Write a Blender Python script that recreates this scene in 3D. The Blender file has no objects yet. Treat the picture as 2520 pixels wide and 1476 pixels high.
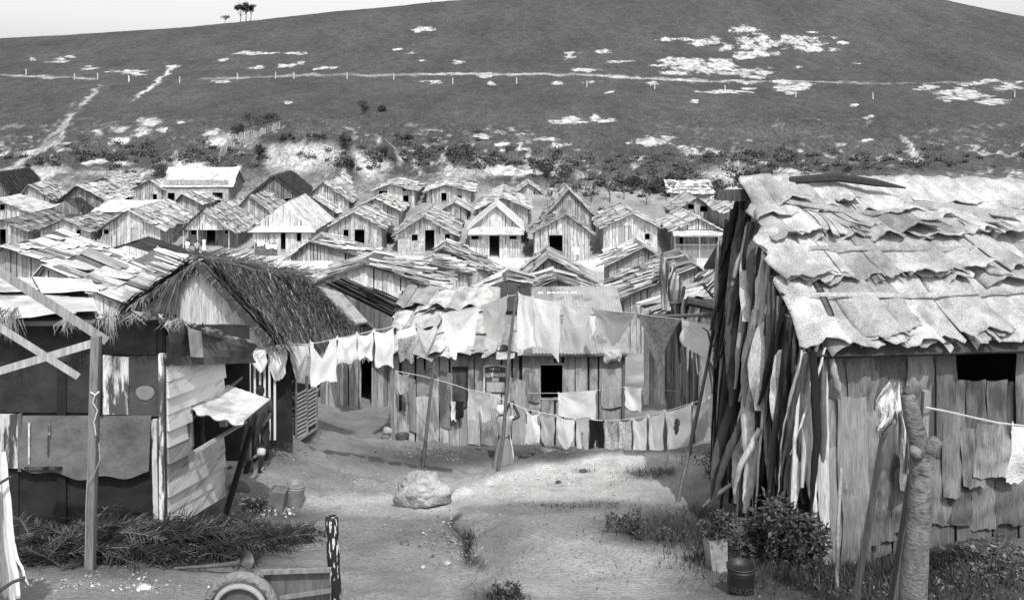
import bpy, bmesh, math, random
import numpy as np
from mathutils import Vector, Matrix
F=2300.0; CX=1260.0; HY=250.0
sc=bpy.context.scene
COL=sc.collection
# ---------------------------------------------------------------- camera and coordinates
# eye at the origin, looking along +Y with a level lens shifted down; a photo position plus a distance gives a world point
def P(x,y,d): return Vector(((x-CX)/F*d, d, -(y-HY)/F*d))
def S(d): return F/d
cam=bpy.data.cameras.new('camera'); co=bpy.data.objects.new('camera',cam); COL.objects.link(co)
co.location=(0,0,0); co.rotation_euler=(math.radians(90),0,0)
cam.sensor_width=36; cam.lens=36*F/2520; cam.shift_y=-(738-HY)/2520.0
cam.clip_start=0.1; cam.clip_end=6000
sc.camera=co
# ---------------------------------------------------------------- light
SUN=Vector((0.13,-0.60,0.79)).normalized()
w=bpy.data.worlds.new("World"); sc.world=w; w.use_nodes=True
nt=w.node_tree; bg=nt.nodes['Background']
sky=nt.nodes.new('ShaderNodeTexSky'); sky.sky_type='NISHITA'; sky.sun_disc=False
sky.sun_elevation=math.asin(SUN.z); sky.sun_rotation=math.atan2(SUN.x,SUN.y)
sky.dust_density=3.0
sep=nt.nodes.new('ShaderNodeSeparateColor'); nt.links.new(sky.outputs[0],sep.inputs[0])
nt.links.new(sep.outputs[1],bg.inputs[0]); bg.inputs[1].default_value=0.15
sl=bpy.data.lights.new('sun','SUN'); sl.energy=2.3; sl.angle=math.radians(0.6); sl.color=(1,0.995,0.99)
so=bpy.data.objects.new('sun',sl); COL.objects.link(so); so.rotation_euler=SUN.to_track_quat('Z','Y').to_euler()
sc.view_settings.view_transform='Standard'; sc.view_settings.look='None'; sc.view_settings.exposure=0.66; sc.view_settings.gamma=1.0
sc.cycles.max_bounces=5; sc.cycles.diffuse_bounces=3; sc.cycles.transparent_max_bounces=6
# ---------------------------------------------------------------- materials (a black and white photograph: greys only)
def mat(name, base, lo=.7, hi=1.25, scale=6.0, stretch=(1,1,1), bump=.3, rough=.9, scale2=None, lo2=.85, hi2=1.12, stretch2=None, bdist=.01, spec=.25, stain=None):
    m=bpy.data.materials.new(name); m.use_nodes=True; n=m.node_tree.nodes; l=m.node_tree.links
    b=n['Principled BSDF']; b.inputs['Roughness'].default_value=rough
    b.inputs['Specular IOR Level'].default_value=spec
    tc=n.new('ShaderNodeTexCoord')
    at=n.new('ShaderNodeAttribute'); at.attribute_name='tone'
    def noise(sc_,st,det,a,bb,frm=.3,to=.7):
        mp=n.new('ShaderNodeMapping'); mp.inputs['Scale'].default_value=st
        l.new(tc.outputs['Object'],mp.inputs['Vector'])
        t=n.new('ShaderNodeTexNoise'); t.inputs['Scale'].default_value=sc_; t.inputs['Detail'].default_value=det; t.inputs['Roughness'].default_value=.65
        l.new(mp.outputs[0],t.inputs['Vector'])
        r=n.new('ShaderNodeMapRange'); r.inputs['From Min'].default_value=frm; r.inputs['From Max'].default_value=to
        r.inputs['To Min'].default_value=a; r.inputs['To Max'].default_value=bb
        l.new(t.outputs['Fac'],r.inputs['Value']); return r.outputs[0],t.outputs['Fac']
    def mul(a,bb):
        k=n.new('ShaderNodeMath'); k.operation='MULTIPLY'
        for i,v in enumerate((a,bb)):
            if isinstance(v,(int,float)): k.inputs[i].default_value=v
            else: l.new(v,k.inputs[i])
        return k.outputs[0]
    n1,f1=noise(scale,stretch,6,lo,hi)
    n2,f2=noise(scale2 or scale*7,stretch2 or stretch,3,lo2,hi2)
    v=mul(mul(mul(at.outputs['Fac'],base),n1),n2)
    if stain:
        n3,f3=noise(stain[0],stain[1],8,stain[2],1.0,stain[3],stain[3]+.08)
        v=mul(v,n3)
    cl=n.new('ShaderNodeClamp'); cl.inputs['Min'].default_value=.004; cl.inputs['Max'].default_value=.70; l.new(v,cl.inputs[0])
    l.new(cl.outputs[0],b.inputs['Base Color'])
    if bump:
        bp=n.new('ShaderNodeBump'); bp.inputs['Strength'].default_value=bump; bp.inputs['Distance'].default_value=bdist
        ad=n.new('ShaderNodeMath'); ad.operation='ADD'; l.new(f1,ad.inputs[0]); l.new(f2,ad.inputs[1])
        l.new(ad.outputs[0],bp.inputs['Height']); l.new(bp.outputs[0],b.inputs['Normal'])
    return m
M={}
M['wall']=mat('bark_wall',1.0,.55,1.35,2.0,(2.4,2.4,.5),.6,bdist=.03,scale2=9,stretch2=(3,3,.3),lo2=.55,hi2=1.3)
M['roof']=mat('bark_roof',.80,.72,1.2,1.6,(1,1,1),.5,bdist=.02,scale2=11,lo2=.8,hi2=1.15,stain=(.9,(1,1,1),.55,.38))
M['barkn']=mat('bark_sheet',.70,.62,1.2,3.2,(1,1,.8),.7,bdist=.012,scale2=60,lo2=.55,hi2=1.3,stretch2=(1,1,1),stain=(3.0,(1.3,.8,.8),.75,.43))
M['barkw']=mat('bark_panel',1.05,.72,1.15,2.4,(3,3,.4),.7,bdist=.008,scale2=42,lo2=.6,hi2=1.25,stretch2=(1.5,1.5,.10),stain=(1.8,(1.3,1.3,.5),.5,.40))
M['thatch']=mat('thatch',1.0,.6,1.4,4.0,(1,1,1),.3)
M['wood']=mat('old_wood',1.0,.65,1.3,4.0,(6,6,.8),.6,bdist=.004,scale2=50,lo2=.75,hi2=1.2,stretch2=(1,1,.1))
M['plank']=mat('plank_siding',1.0,.75,1.2,2.0,(1,.45,9),.5,bdist=.004,scale2=22,lo2=.7,hi2=1.15,stretch2=(.5,.12,2.5),stain=(4.0,(1,.3,3),.6,.37))
M['peel']=mat('peeling_paint',1.0,.8,1.15,4.0,(3,3,.6),.5,bdist=.004,scale2=30,stain=(5.0,(2,2,.35),.12,.45))
M['tar']=mat('tar_board',1.0,.5,1.7,2.5,(1,1,1.5),.5,bdist=.006,scale2=25,rough=.75)
M['tin']=mat('corrugated_tin',.82,.75,1.15,1.5,(2,2,1),.2,rough=.55,stain=(1.5,(1,1,1),.6,.38))
M['cloth']=mat('cotton_cloth',.93,.9,1.06,7,(1.3,1.3,.6),.7,bdist=.03,scale2=60,lo2=.94,hi2=1.04)
M['print']=mat('printed_cloth',1.0,.35,1.3,28,(1,1,1),.2,bdist=.01,scale2=60)
M['stone']=mat('boulder_stone',1.0,.6,1.35,2.0,(1,1,1),.8,bdist=.05,scale2=18,lo2=.75,hi2=1.2)
M['leaf']=mat('leaves',1.0,.6,1.4,3.0,(1,1,1),0,rough=.6)
M['bark']=mat('tree_bark',1.0,.65,1.3,6,(1,1,2.5),.8,bdist=.01,scale2=40)
M['skin']=mat('dark_skin',.05,.9,1.1,5,(1,1,1),0,rough=.5)
M['rope']=mat('rope',1.0,.8,1.2,60,(1,1,1),.3)
M['paint']=mat('white_paint',1.0,.8,1.1,12,(1,1,1),.2,bdist=.002)
M['metal']=mat('dull_metal',1.0,.6,1.3,8,(1,1,1),.3,bdist=.003,rough=.5,spec=.5)
# ---------------------------------------------------------------- mesh helper
class MB:
    def __init__(s): s.v=[]; s.f=[]; s.t=[]
    def quad(s,a,b,c,d,t=1.0):
        i=len(s.v); s.v+= [tuple(a),tuple(b),tuple(c),tuple(d)]; s.f.append((i,i+1,i+2,i+3)); s.t.append(t)
    def tri(s,a,b,c,t=1.0):
        i=len(s.v); s.v+= [tuple(a),tuple(b),tuple(c)]; s.f.append((i,i+1,i+2)); s.t.append(t)
    def grid(s,g,t=1.0,closed=False):
        # g[i][j]
        i0=len(s.v); nu=len(g); nv=len(g[0])
        for r in g:
            for p in r: s.v.append(tuple(p))
        for i in range(nu-(0 if closed else 1)):
            for j in range(nv-1):
                a=i0+i*nv+j; b=i0+((i+1)%nu)*nv+j
                s.f.append((a,b,b+1,a+1)); s.t.append(t)
    def hexa(s,c,t=1.0):
        # c: 8 corners: 0-3 bottom loop, 4-7 top loop
        i=len(s.v); s.v+=[tuple(p) for p in c]
        for q in ((0,3,2,1),(4,5,6,7),(0,1,5,4),(1,2,6,5),(2,3,7,6),(3,0,4,7)):
            s.f.append(tuple(i+k for k in q)); s.t.append(t)
    def box(s,c,sz,t=1.0,M3=None):
        x,y,z=[k/2 for k in sz]; pts=[Vector(p) for p in ((-x,-y,-z),(x,-y,-z),(x,y,-z),(-x,y,-z),(-x,-y,z),(x,-y,z),(x,y,z),(-x,y,z))]
        c=Vector(c)
        s.hexa([c+((M3@p) if M3 else p) for p in pts],t)
    def tube(s,pts,rad,n=7,t=1.0,cap=True,tf=None):
        pts=[Vector(p) for p in pts]
        if not isinstance(rad,(list,tuple)): rad=[rad]*len(pts)
        g=[]; up=None
        for k,p in enumerate(pts):
            a=pts[min(k+1,len(pts)-1)]-pts[max(k-1,0)]; a.normalize()
            if up is None:
                up=Vector((0,0,1)) if abs(a.z)<.9 else Vector((1,0,0))
            u=(up-a*up.dot(a)).normalized(); v=a.cross(u); up=u
            g.append([p+(u*math.cos(2*math.pi*i/n)+v*math.sin(2*math.pi*i/n))*rad[k] for i in range(n)])
        i0=len(s.v)
        for r in g:
            for q in r: s.v.append(tuple(q))
        for k in range(len(g)-1):
            for i in range(n):
                a=i0+k*n+i; b=i0+k*n+(i+1)%n
                s.f.append((a,b,b+n,a+n)); s.t.append(tf(k) if tf else t)
        if cap:
            s.f.append(tuple(i0+i for i in reversed(range(n)))); s.t.append(t)
            s.f.append(tuple(i0+(len(g)-1)*n+i for i in range(n))); s.t.append(t)
    def beam(s,a,b,w,h,t=1.0,up=(0,0,1)):
        a=Vector(a); b=Vector(b); d=(b-a).normalized(); up=Vector(up)
        if abs(d.dot(up))>.97: up=Vector((0,1,0))
        r=d.cross(up).normalized(); u=r.cross(d)
        c=[]
        for p in (a,b):
            c+= [p-r*w/2-u*h/2,p+r*w/2-u*h/2,p+r*w/2+u*h/2,p-r*w/2+u*h/2]
        s.hexa(c,t)
    def build(s,name,m,parent=None,smooth=False,loc=None):
        me=bpy.data.meshes.new(name); me.from_pydata(s.v,[],s.f); me.update()
        at=me.attributes.new('tone','FLOAT','FACE'); at.data.foreach_set('value',s.t)
        me.materials.append(M[m] if isinstance(m,str) else m)
        if smooth: me.polygons.foreach_set('use_smooth',[True]*len(me.polygons))
        o=bpy.data.objects.new(name,me); COL.objects.link(o)
        if parent: o.parent=parent
        if loc is not None: o.location=loc
        return o
def thing(name,label,cat,loc=(0,0,0),rz=0,group=None):
    o=bpy.data.objects.new(name,None); COL.objects.link(o); o.location=loc; o.rotation_euler=(0,0,rz); o.empty_display_size=.3
    o['label']=label; o['category']=cat
    if group: o['group']=group
    return o
def tag(o,label,cat,group=None,kind=None):
    if label: o['label']=label
    if cat: o['category']=cat
    if group: o['group']=group
    if kind: o['kind']=kind
    return o
# ---------------------------------------------------------------- terrain
def hsh(ix,iy,seed):
    h=(ix.astype(np.int64)*374761393+iy.astype(np.int64)*668265263+seed*1442695041)&0x7fffffff
    h=((h^(h>>13))*1274126177)&0x7fffffff
    return ((h^(h>>16))&0xffff)/65535.0
def vn(x,y,seed=0):
    ix=np.floor(x); iy=np.floor(y); fx=x-ix; fy=y-iy; fx=fx*fx*(3-2*fx); fy=fy*fy*(3-2*fy)
    ix=ix.astype(int); iy=iy.astype(int)
    a=hsh(ix,iy,seed); b=hsh(ix+1,iy,seed); c=hsh(ix,iy+1,seed); d=hsh(ix+1,iy+1,seed)
    return (a*(1-fx)+b*fx)*(1-fy)+(c*(1-fx)+d*fx)*fy
def fbm(x,y,o=4,seed=0):
    r=0; a=.5
    for i in range(o): r=r+a*vn(x*2**i+17.3*i,y*2**i-9.1*i,seed+i); a*=.5
    return r/(1-.5**o)
CP=[(-600,1480,7.5),(0,1476,7.3),(300,1405,8.6),(590,1482,7.6),(850,1480,8.0),(1260,1476,8.1),(1700,1476,8.1),(2200,1480,8.0),(3000,1480,8.0),
(2040,1385,10.3),(2520,1345,10.3),(3000,1340,10.4),(1900,1400,9.6),(1260,1300,11.3),(1600,1300,11.5),(1000,1300,11.8),(700,1350,10.6),(400,1312,10.4),(100,1325,10.2),(-500,1330,10.2),
(550,1218,13.4),(700,1245,13.5),(740,1166,14.6),(1030,1248,13.5),(1500,1200,14.2),(1225,1186,15.6),(1500,1124,17),(1750,1132,16.5),(1350,1152,16.4),(1640,1200,14.2),
(1240,1175,22),(1500,1132,21.5),(1650,1110,20.5),(1600,1040,28),(1000,1200,16),(1040,1150,19),(960,1100,24),(1250,1097,24.7),(1530,1095,25),(1600,980,34),(1600,900,41),(860,1000,32),(728,1090,18.3),(780,1056,20.3),(600,1118,16),
(1780,1240,13),(2000,1250,13.5),(2500,1210,14),(1800,1060,20),(2500,1010,20),(200,1150,16),(-500,1150,16),(200,1020,23),(-500,1020,23),
(0,930,34),(600,930,34),(1260,925,36),(2000,930,34),(2800,930,34),(-500,930,34),
(-500,760,55),(0,770,55),(600,790,52),(1260,800,51),(2000,800,51),(2800,800,51),(-500,680,72),(0,690,70),(600,690,70),(1260,695,70),(2000,695,70),(2800,690,72),
(-500,640,80),(0,645,79),(600,650,79),(1260,655,79),(2000,655,79),(2800,650,80),
(-600,610,86),(0,600,86),(160,620,85),(320,617,85),(500,613,85),(690,619,85),(880,624,85),(1050,628,85),(1220,634,85),(1390,638,85),(1550,630,85),(1716,637,85),(2000,632,86),(2500,625,86),(3000,620,86),
(0,560,92),(300,558,93),(600,560,93),(960,570,92),(1250,575,92),(1550,580,92),(1716,585,91),(2100,575,92),(2800,560,93),
(0,495,101),(250,500,101),(490,496,101),(780,512,99),(1000,512,99),(1120,505,99),(1300,520,98),(1400,520,98),(1700,515,99),(2200,500,100),(2800,490,101),(-600,490,101),
(-600,440,112),(0,440,111),(500,430,112),(900,432,112),(1260,432,113),(1700,440,111),(2200,430,113),(2800,430,113),
(-600,380,122),(0,385,122),(400,372,123),(750,345,124),(1000,370,124),(1260,378,124),(1700,385,124),(2300,382,124),(2900,380,124),
(-600,315,142),(0,315,142),(700,300,138),(1260,305,142),(1900,310,142),(2600,312,142),(-600,262,165),(0,258,163),(700,250,163),(1260,252,163),(1900,256,163),(2700,262,163),
(-600,200,202),(0,187,200),(600,184,200),(1260,182,200),(1900,200,198),(2600,215,196),(0,145,232),(600,120,235),(1260,95,240),(1900,100,240),(2600,130,232),(-600,190,225),
(-600,150,262),(0,95,270),(300,78,280),(600,53,290),(820,30,295),(1050,8,300),(1300,-15,308),(1700,-60,320),(2000,-55,322),(2300,-5,312),(2520,42,300),(3000,130,280)]
CPX=[]
for x,y,d in CP: CPX.append((x,d,-(y-HY)/F*d))
for x in (-600,0,600,1050,1300,1700,2300,2520,3000):   # the ground falls away beyond the crest
    cy=np.interp(x,[-600,0,300,600,1050,1300,1700,2000,2300,2520,3000],[150,95,78,53,8,-15,-60,-55,-5,42,130])
    cd=np.interp(x,[-600,0,600,1050,1700,2300,2520,3000],[262,270,290,300,320,312,300,280])
    z=-(cy-HY)/F*cd
    CPX.append((x,cd*1.18,z-4)); CPX.append((x,cd*1.7,z-40)); CPX.append((x,3000,-90.0))
for x in (-600,300,1260,2200,3000): CPX.append((x,4.5,-3.2)); CPX.append((x,2.0,-2.6))
A_=np.array(CPX); TU=(A_[:,0])/1000.0; TV=np.log(A_[:,1])*2.0; cz=A_[:,2]
# work on the depression angle-free height divided by distance, so near detail and far hill get alike weight
cq=cz/A_[:,1]
def tpsk(r2): return np.where(r2>1e-12,.5*r2*np.log(np.maximum(r2,1e-12)),0)
n_=len(TU)
K=tpsk((TU[:,None]-TU[None])**2+(TV[:,None]-TV[None])**2)+np.eye(n_)*2e-4
Pm=np.stack([np.ones(n_),TU,TV],1)
L_=np.zeros((n_+3,n_+3)); L_[:n_,:n_]=K; L_[:n_,n_:]=Pm; L_[n_:,:n_]=Pm.T
wts=np.linalg.solve(L_,np.concatenate([cq,[0,0,0]]))
TW=wts[:n_].copy(); T0_,T1_,T2_=wts[n_],wts[n_+1],wts[n_+2]
# mounds: (px x, distance, radius across, radius along, height)
MOUND=[(1225,15.55,.7,.35,.08),(1340,16.25,.8,.35,.07),(1470,16.75,.9,.35,.04),(1420,16.4,1.6,.5,.14),(1640,15.6,1.0,.6,.12),(1120,14.2,.9,.5,.14),(930,15.2,.8,.5,.08),(1480,16.9,2.6,1.1,.08),(1300,15.9,1.2,.8,.12),(745,121,5.6,4,3.4),(800,116,4,3,1.2),(905,119,2.6,3,1.6),(945,119,2.2,3,1.3),(460,120,3.5,4,1.6),(1260,124,6,4,1.2),(1000,11.4,1.6,1.2,.06),(1420,10.6,2.2,1.4,.10),(1165,11.0,.25,1.0,-.10),(1180,9.6,.35,.5,-.10),(1080,23.2,1.7,.9,.42),(1330,22.9,1.3,.8,.25),(690,17.0,.6,.5,.35),(640,13.6,.7,.6,.15),(1090,9.9,.5,.9,-.16),(1150,10.2,.3,.9,-.14),
(2480,9.4,1.1,.6,.28),(2300,9.0,.8,.5,.1),(820,11.5,.9,.5,.14),(330,9.6,1.5,.5,.12),(1350,13.5,1.2,.5,.08)]
def G(X,Y):
    X=np.atleast_1d(np.asarray(X,float)); Y=np.atleast_1d(np.asarray(Y,float))
    Yc=np.maximum(Y,1.2)
    px=CX+F*X/Yc; px=np.clip(px,-900,3300); u=px/1000.0; v=np.log(Yc)*2.0
    q=np.empty_like(u)
    for k in range(0,len(u),20000):
        s=slice(k,k+20000)
        q[s]=tpsk((u[s,None]-TU[None])**2+(v[s,None]-TV[None])**2)@TW+T0_+T1_*u[s]+T2_*v[s]
    z=q*Yc
    for mx,md,ra,rb,h in MOUND:
        X0=(mx-CX)/F*md
        z=z+h*np.exp(-((X-X0)/ra)**2-((Y-md)/rb)**2)
    near=np.clip((Y-5)/10,0.3,1)*np.clip((60-Y)/20,0,1)
    z=z+near*(.16*(fbm(X*.9,Y*.9,4,3)-.5)+.10*(np.abs(fbm(X*2.6,Y*2.6,3,13)-.5)*2-.3)+.045*(fbm(X*7,Y*7,3,9)-.5))
    street=np.clip((Y-60)/10,0,1)*np.clip((104-Y)/5,0,1)
    z=z+street*.1*(fbm(X*.6,Y*.6,3,5)-.5)
    bank=np.clip((Y-104)/6,0,1)*np.clip((165-Y)/30,0,1)
    z=z+bank*(2.6*(fbm(X*.10,Y*.13,4,11)-.5)+.7*(np.abs(fbm(X*.5,Y*.4,3,21)-.5)*2-.4))
    hill=np.clip((Y-150)/30,0,1)*np.clip((420-Y)/60,0,1)
    z=z+hill*(.7*(fbm(X*.05,Y*.05,4,31)-.5)+.25*(fbm(X*.5,Y*.5,3,41)-.5))
    return z
def g1(X,Y): return float(G(X,Y)[0])
_ds=np.exp(np.linspace(math.log(4.0),math.log(420),1400))
def hit(x,y):
    X=(x-CX)/F*_ds; z=G(X,_ds); ray=-(y-HY)/F*_ds
    k=np.argmax(z>=ray)
    if z[k]<ray[k]: k=len(_ds)-1
    return Vector((X[k],_ds[k],z[k]))
# bare chalky patches, paths, dark grass: (x,y,rx,ry,value) in photo positions of the ground they lie on
PT=[]
def pt(x,y,rx,ry,v=.8,rot=0,soft=.25): PT.append((x,y,rx,ry,v,rot,soft))
def stroke(pts,wd,v,soft=.4):
    for (x0,y0),(x1,y1) in zip(pts,pts[1:]):
        L=math.hypot(x1-x0,y1-y0); pt((x0+x1)/2,(y0+y1)/2,L/2+wd,wd,v,math.atan2(y1-y0,x1-x0),soft)
for a in [(1040,72,28,7),(1030,80,12,3),(150,152,34,4),(150,145,12,6),(170,140,14,4),(85,145,8,4),(310,176,46,4),(330,180,26,5),(215,168,30,5),(430,163,22,4),(640,131,58,4),(610,129,22,4),(720,133,30,3),
(552,148,12,3),(632,167,22,5),(710,163,24,6),(800,168,36,5),(548,202,26,5),(745,155,12,4),(985,122,12,3),(1015,130,10,3),(1130,154,16,5),(1045,150,16,3),(1196,188,22,7),(1210,181,14,4),(1480,128,24,6),(1405,130,24,4,-.3),(1400,140,14,6),
(1525,152,34,5,.3),(1440,172,32,5),(1070,202,18,3),(1210,205,14,4),(1370,205,16,5),(1455,203,18,3),(1030,200,14,3),(1610,205,14,8),(1680,195,26,3),
(1730,105,36,12,-.2),(1760,95,22,9),(1790,118,20,9),(1700,97,28,5),(1645,98,26,5),(1850,100,44,8),(1880,92,16,9),(1850,116,30,10),(1875,115,24,14),(1870,132,46,8),(1830,138,40,9),(1900,106,14,10),
(1690,155,46,12),(1720,170,76,15),(1780,165,44,16),(1655,150,40,8),(1665,178,40,6),(1820,178,50,10),(1860,190,26,6),(1880,180,22,12,.5),(1770,152,30,9),(1620,160,18,4),
(1830,74,34,9),(1860,82,22,4),(1975,100,44,16,.9),(1990,120,46,10),(1940,98,18,12,.4),(2010,108,30,4),(2030,92,26,4),(2045,122,16,5),(2000,80,14,3),(2075,105,14,4),(1850,218,20,4),(1785,226,60,5,-.15),(1830,205,26,4,-.4),
(1935,203,36,7),(1955,215,42,11),(1980,210,24,10),(1915,215,14,8),(1945,230,14,3),(1965,165,14,4),(2110,158,10,3),
(2290,215,30,5,.1),(2330,228,36,7,.3),(2370,225,40,10,.2),(2360,240,48,9),(2410,235,40,8,.3),(2440,250,44,9,.35),(2390,207,30,6),(2260,220,30,3),(2480,213,36,9,-.1),(2510,203,14,4),(2330,250,12,3),(2430,198,24,4),
(1410,292,22,7),(1460,290,14,12),(1505,297,28,6),(1380,300,30,6),(1430,302,26,5),(1500,228,8,3),(2140,290,9,7),(2105,258,8,4),(1600,350,44,12),(1640,340,20,8),(1560,345,16,6),(1690,365,20,5),(2130,345,12,6),(1190,335,20,6),
(1245,352,36,5),(1340,342,36,7,-.2),(1370,358,30,8,-.3),(1230,370,16,6),(1420,368,16,5),(1290,330,26,4),(1440,395,12,4),(1010,388,20,3),(1710,250,10,5),(708,252,8,5),(1570,388,20,5),(1385,420,20,8),(1220,414,60,10),(1260,425,80,9),
(365,300,30,14,-.4),(350,318,18,10),(345,330,14,6),(440,300,14,5),(395,318,14,6),(540,345,40,16,.0),(520,325,26,10),(300,345,30,10),(300,400,30,12),(250,395,26,8),(220,400,20,6)]:
    x,y,rx,ry=a[:4]; pt(x,y,rx,ry*.9,.75,0,.2)
# paths and track
stroke([(0,186),(180,192),(230,197)],2.8,.3); stroke([(500,195),(640,188),(840,184),(1000,186)],2.6,.24); stroke([(1000,183),(1230,182),(1400,184),(1600,192),(1740,200),(1890,202)],2.8,.36)
stroke([(1890,200),(2200,206),(2520,200)],1.6,.2)
stroke([(330,240),(385,205),(405,185),(430,163)],3.2,.55); stroke([(240,216),(200,260),(165,300),(140,350),(90,375),(30,412),(0,430)],4.5,.36); stroke([(185,250),(165,290),(120,345),(60,395)],4,.26)
stroke([(2225,340),(2250,360),(2262,390)],5,.4)
for a in [(750,382,96,36,.36),(700,398,60,22,.33),(800,368,50,20,.38),(905,410,34,24,.42),(948,405,18,18,.36),(880,395,30,20,.40),(460,408,38,20,.5),(440,395,26,8,.45),(500,420,30,10,.4),(90,420,80,10,.36),(40,430,60,10,.45),(280,425,90,9,.28),(560,350,40,14,.32),(620,345,40,10,.3),
(1660,490,220,14,.36),(1500,470,120,9,.26),(1420,440,50,12,.28),(1340,400,60,10,.24),(1240,440,50,10,.26),(1700,455,80,16,.5),(1790,430,60,18,.38),(1850,440,40,16,.4),(1150,425,60,14,.33),(2100,452,80,12,.35),(2420,440,140,10,.3),(1060,450,60,10,.3)]:
    pt(a[0],a[1],a[2],a[3],a[4],0,.5)
for a in [(620,290,60,20,.05),(650,330,60,10,.05),(720,345,110,8,.035),(850,350,30,20,.04),(860,410,16,40,.04),(640,390,14,30,.045),(960,385,26,14,.05),(1000,340,40,20,.06),(900,260,18,12,.05),(700,270,50,14,.055),(180,270,30,10,.07),(500,390,60,10,.08),(1900,330,160,12,.075)]:
    pt(a[0],a[1],a[2],a[3],a[4],0,.6)
# yard
YD=[]
for a in [(1400,1165,240,40,.52),(1350,1210,280,26,.46),(1650,1150,160,22,.48),(1200,1400,500,60,.3),(1500,1390,200,70,.34),(1120,1215,110,24,.46),(880,1235,120,18,.38),(1000,1265,160,16,.4),(1290,1180,70,16,.52),(1600,880,60,12,.35),(1590,1010,50,8,.3),(1620,930,60,12,.5),
(1260,650,1500,16,.62),(500,640,800,10,.6)]:
    pt(a[0],a[1],a[2],a[3],a[4],0,.5)
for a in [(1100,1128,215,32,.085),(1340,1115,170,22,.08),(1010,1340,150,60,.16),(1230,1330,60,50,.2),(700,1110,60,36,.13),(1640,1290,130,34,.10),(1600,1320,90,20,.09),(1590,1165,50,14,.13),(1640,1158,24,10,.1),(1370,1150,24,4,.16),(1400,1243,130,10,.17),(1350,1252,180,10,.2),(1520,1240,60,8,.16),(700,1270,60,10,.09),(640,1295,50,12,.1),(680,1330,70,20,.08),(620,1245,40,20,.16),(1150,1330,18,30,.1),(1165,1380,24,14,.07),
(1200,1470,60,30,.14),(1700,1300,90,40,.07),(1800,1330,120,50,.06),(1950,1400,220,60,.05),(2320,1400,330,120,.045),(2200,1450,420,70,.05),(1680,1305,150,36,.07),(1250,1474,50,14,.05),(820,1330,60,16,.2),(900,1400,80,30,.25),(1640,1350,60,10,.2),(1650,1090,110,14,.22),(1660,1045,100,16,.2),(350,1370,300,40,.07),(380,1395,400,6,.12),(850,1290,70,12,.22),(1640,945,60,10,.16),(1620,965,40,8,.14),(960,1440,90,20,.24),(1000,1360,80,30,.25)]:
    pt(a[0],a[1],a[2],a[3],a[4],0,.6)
stroke([(1100,1222),(1180,1198),(1225,1182),(1330,1153),(1420,1138),(1500,1124),(1560,1128),(1750,1134)],9,.6,.6)
stroke([(1130,1268),(1115,1292),(1150,1330),(1160,1380),(1195,1398)],7,.05,.6); stroke([(960,1222),(1040,1256),(1120,1252)],8,.5,.6); stroke([(860,1235),(960,1228)],8,.46,.6)
def albedo(X,Y,Z):
    Yc=np.maximum(Y,1.2); px=CX+F*X/Yc; py=HY-F*Z/Yc
    n=fbm(X*.35,Y*.35,4,51)
    a=.25*(.5+1.0*n)*(.75+.5*fbm(X*1.1,Y*.8,4,58))*(.88+.24*fbm(X*3,Y*3,3,57))
    vill=np.clip((Y-60)/10,0,1)*np.clip((100-Y)/6,0,1); a=a*(1-vill)+vill*(.2+.3*n)
    mid=np.clip((Y-26)/8,0,1)*np.clip((62-Y)/6,0,1); a=a*(1-mid)+mid*(.12+.2*n)
    h=np.clip((Y-104)/10,0,1); gr=.062*(.7+.6*fbm(X*.12,Y*.06,4,61))
    a=a*(1-h)+h*gr
    low=np.clip((Y-104)/8,0,1)*np.clip((150-Y)/22,0,1)
    sp=np.clip((fbm(X*.9,Y*.7,4,71)-.60)*8,0,1)*np.clip((fbm(X*.12,Y*.15,3,72)-.4)*5,0,1)
    a=a+low*sp*.38
    # warp so that the edges of the patches are ragged
    far=Y>100
    wx=np.where(far,26,30)*(fbm(X*.25,Y*.25,5,81)-.5)+np.where(far,16,22)*(fbm(X*1.1,Y*.9,3,91)-.5)
    wy=np.where(far,9,22)*(fbm(X*.3+50,Y*.3,5,101)-.5)+np.where(far,5,14)*(fbm(X*1.2,Y*1.0+9,3,111)-.5)
    qx=px+wx; qy=py+wy
    fine=fbm(X*.7,Y*.35,4,131)-.42
    bare=np.zeros_like(X)
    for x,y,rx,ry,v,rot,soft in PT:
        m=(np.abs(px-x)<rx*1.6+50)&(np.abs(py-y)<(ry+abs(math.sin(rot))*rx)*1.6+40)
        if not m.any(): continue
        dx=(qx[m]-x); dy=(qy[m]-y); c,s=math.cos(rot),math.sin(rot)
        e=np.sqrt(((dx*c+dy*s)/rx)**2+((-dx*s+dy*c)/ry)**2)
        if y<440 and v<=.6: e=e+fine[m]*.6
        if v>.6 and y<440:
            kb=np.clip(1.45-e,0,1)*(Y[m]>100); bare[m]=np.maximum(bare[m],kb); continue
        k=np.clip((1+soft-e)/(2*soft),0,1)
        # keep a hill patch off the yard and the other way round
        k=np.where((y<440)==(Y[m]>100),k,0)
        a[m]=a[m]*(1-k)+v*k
    return a,bare
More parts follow.
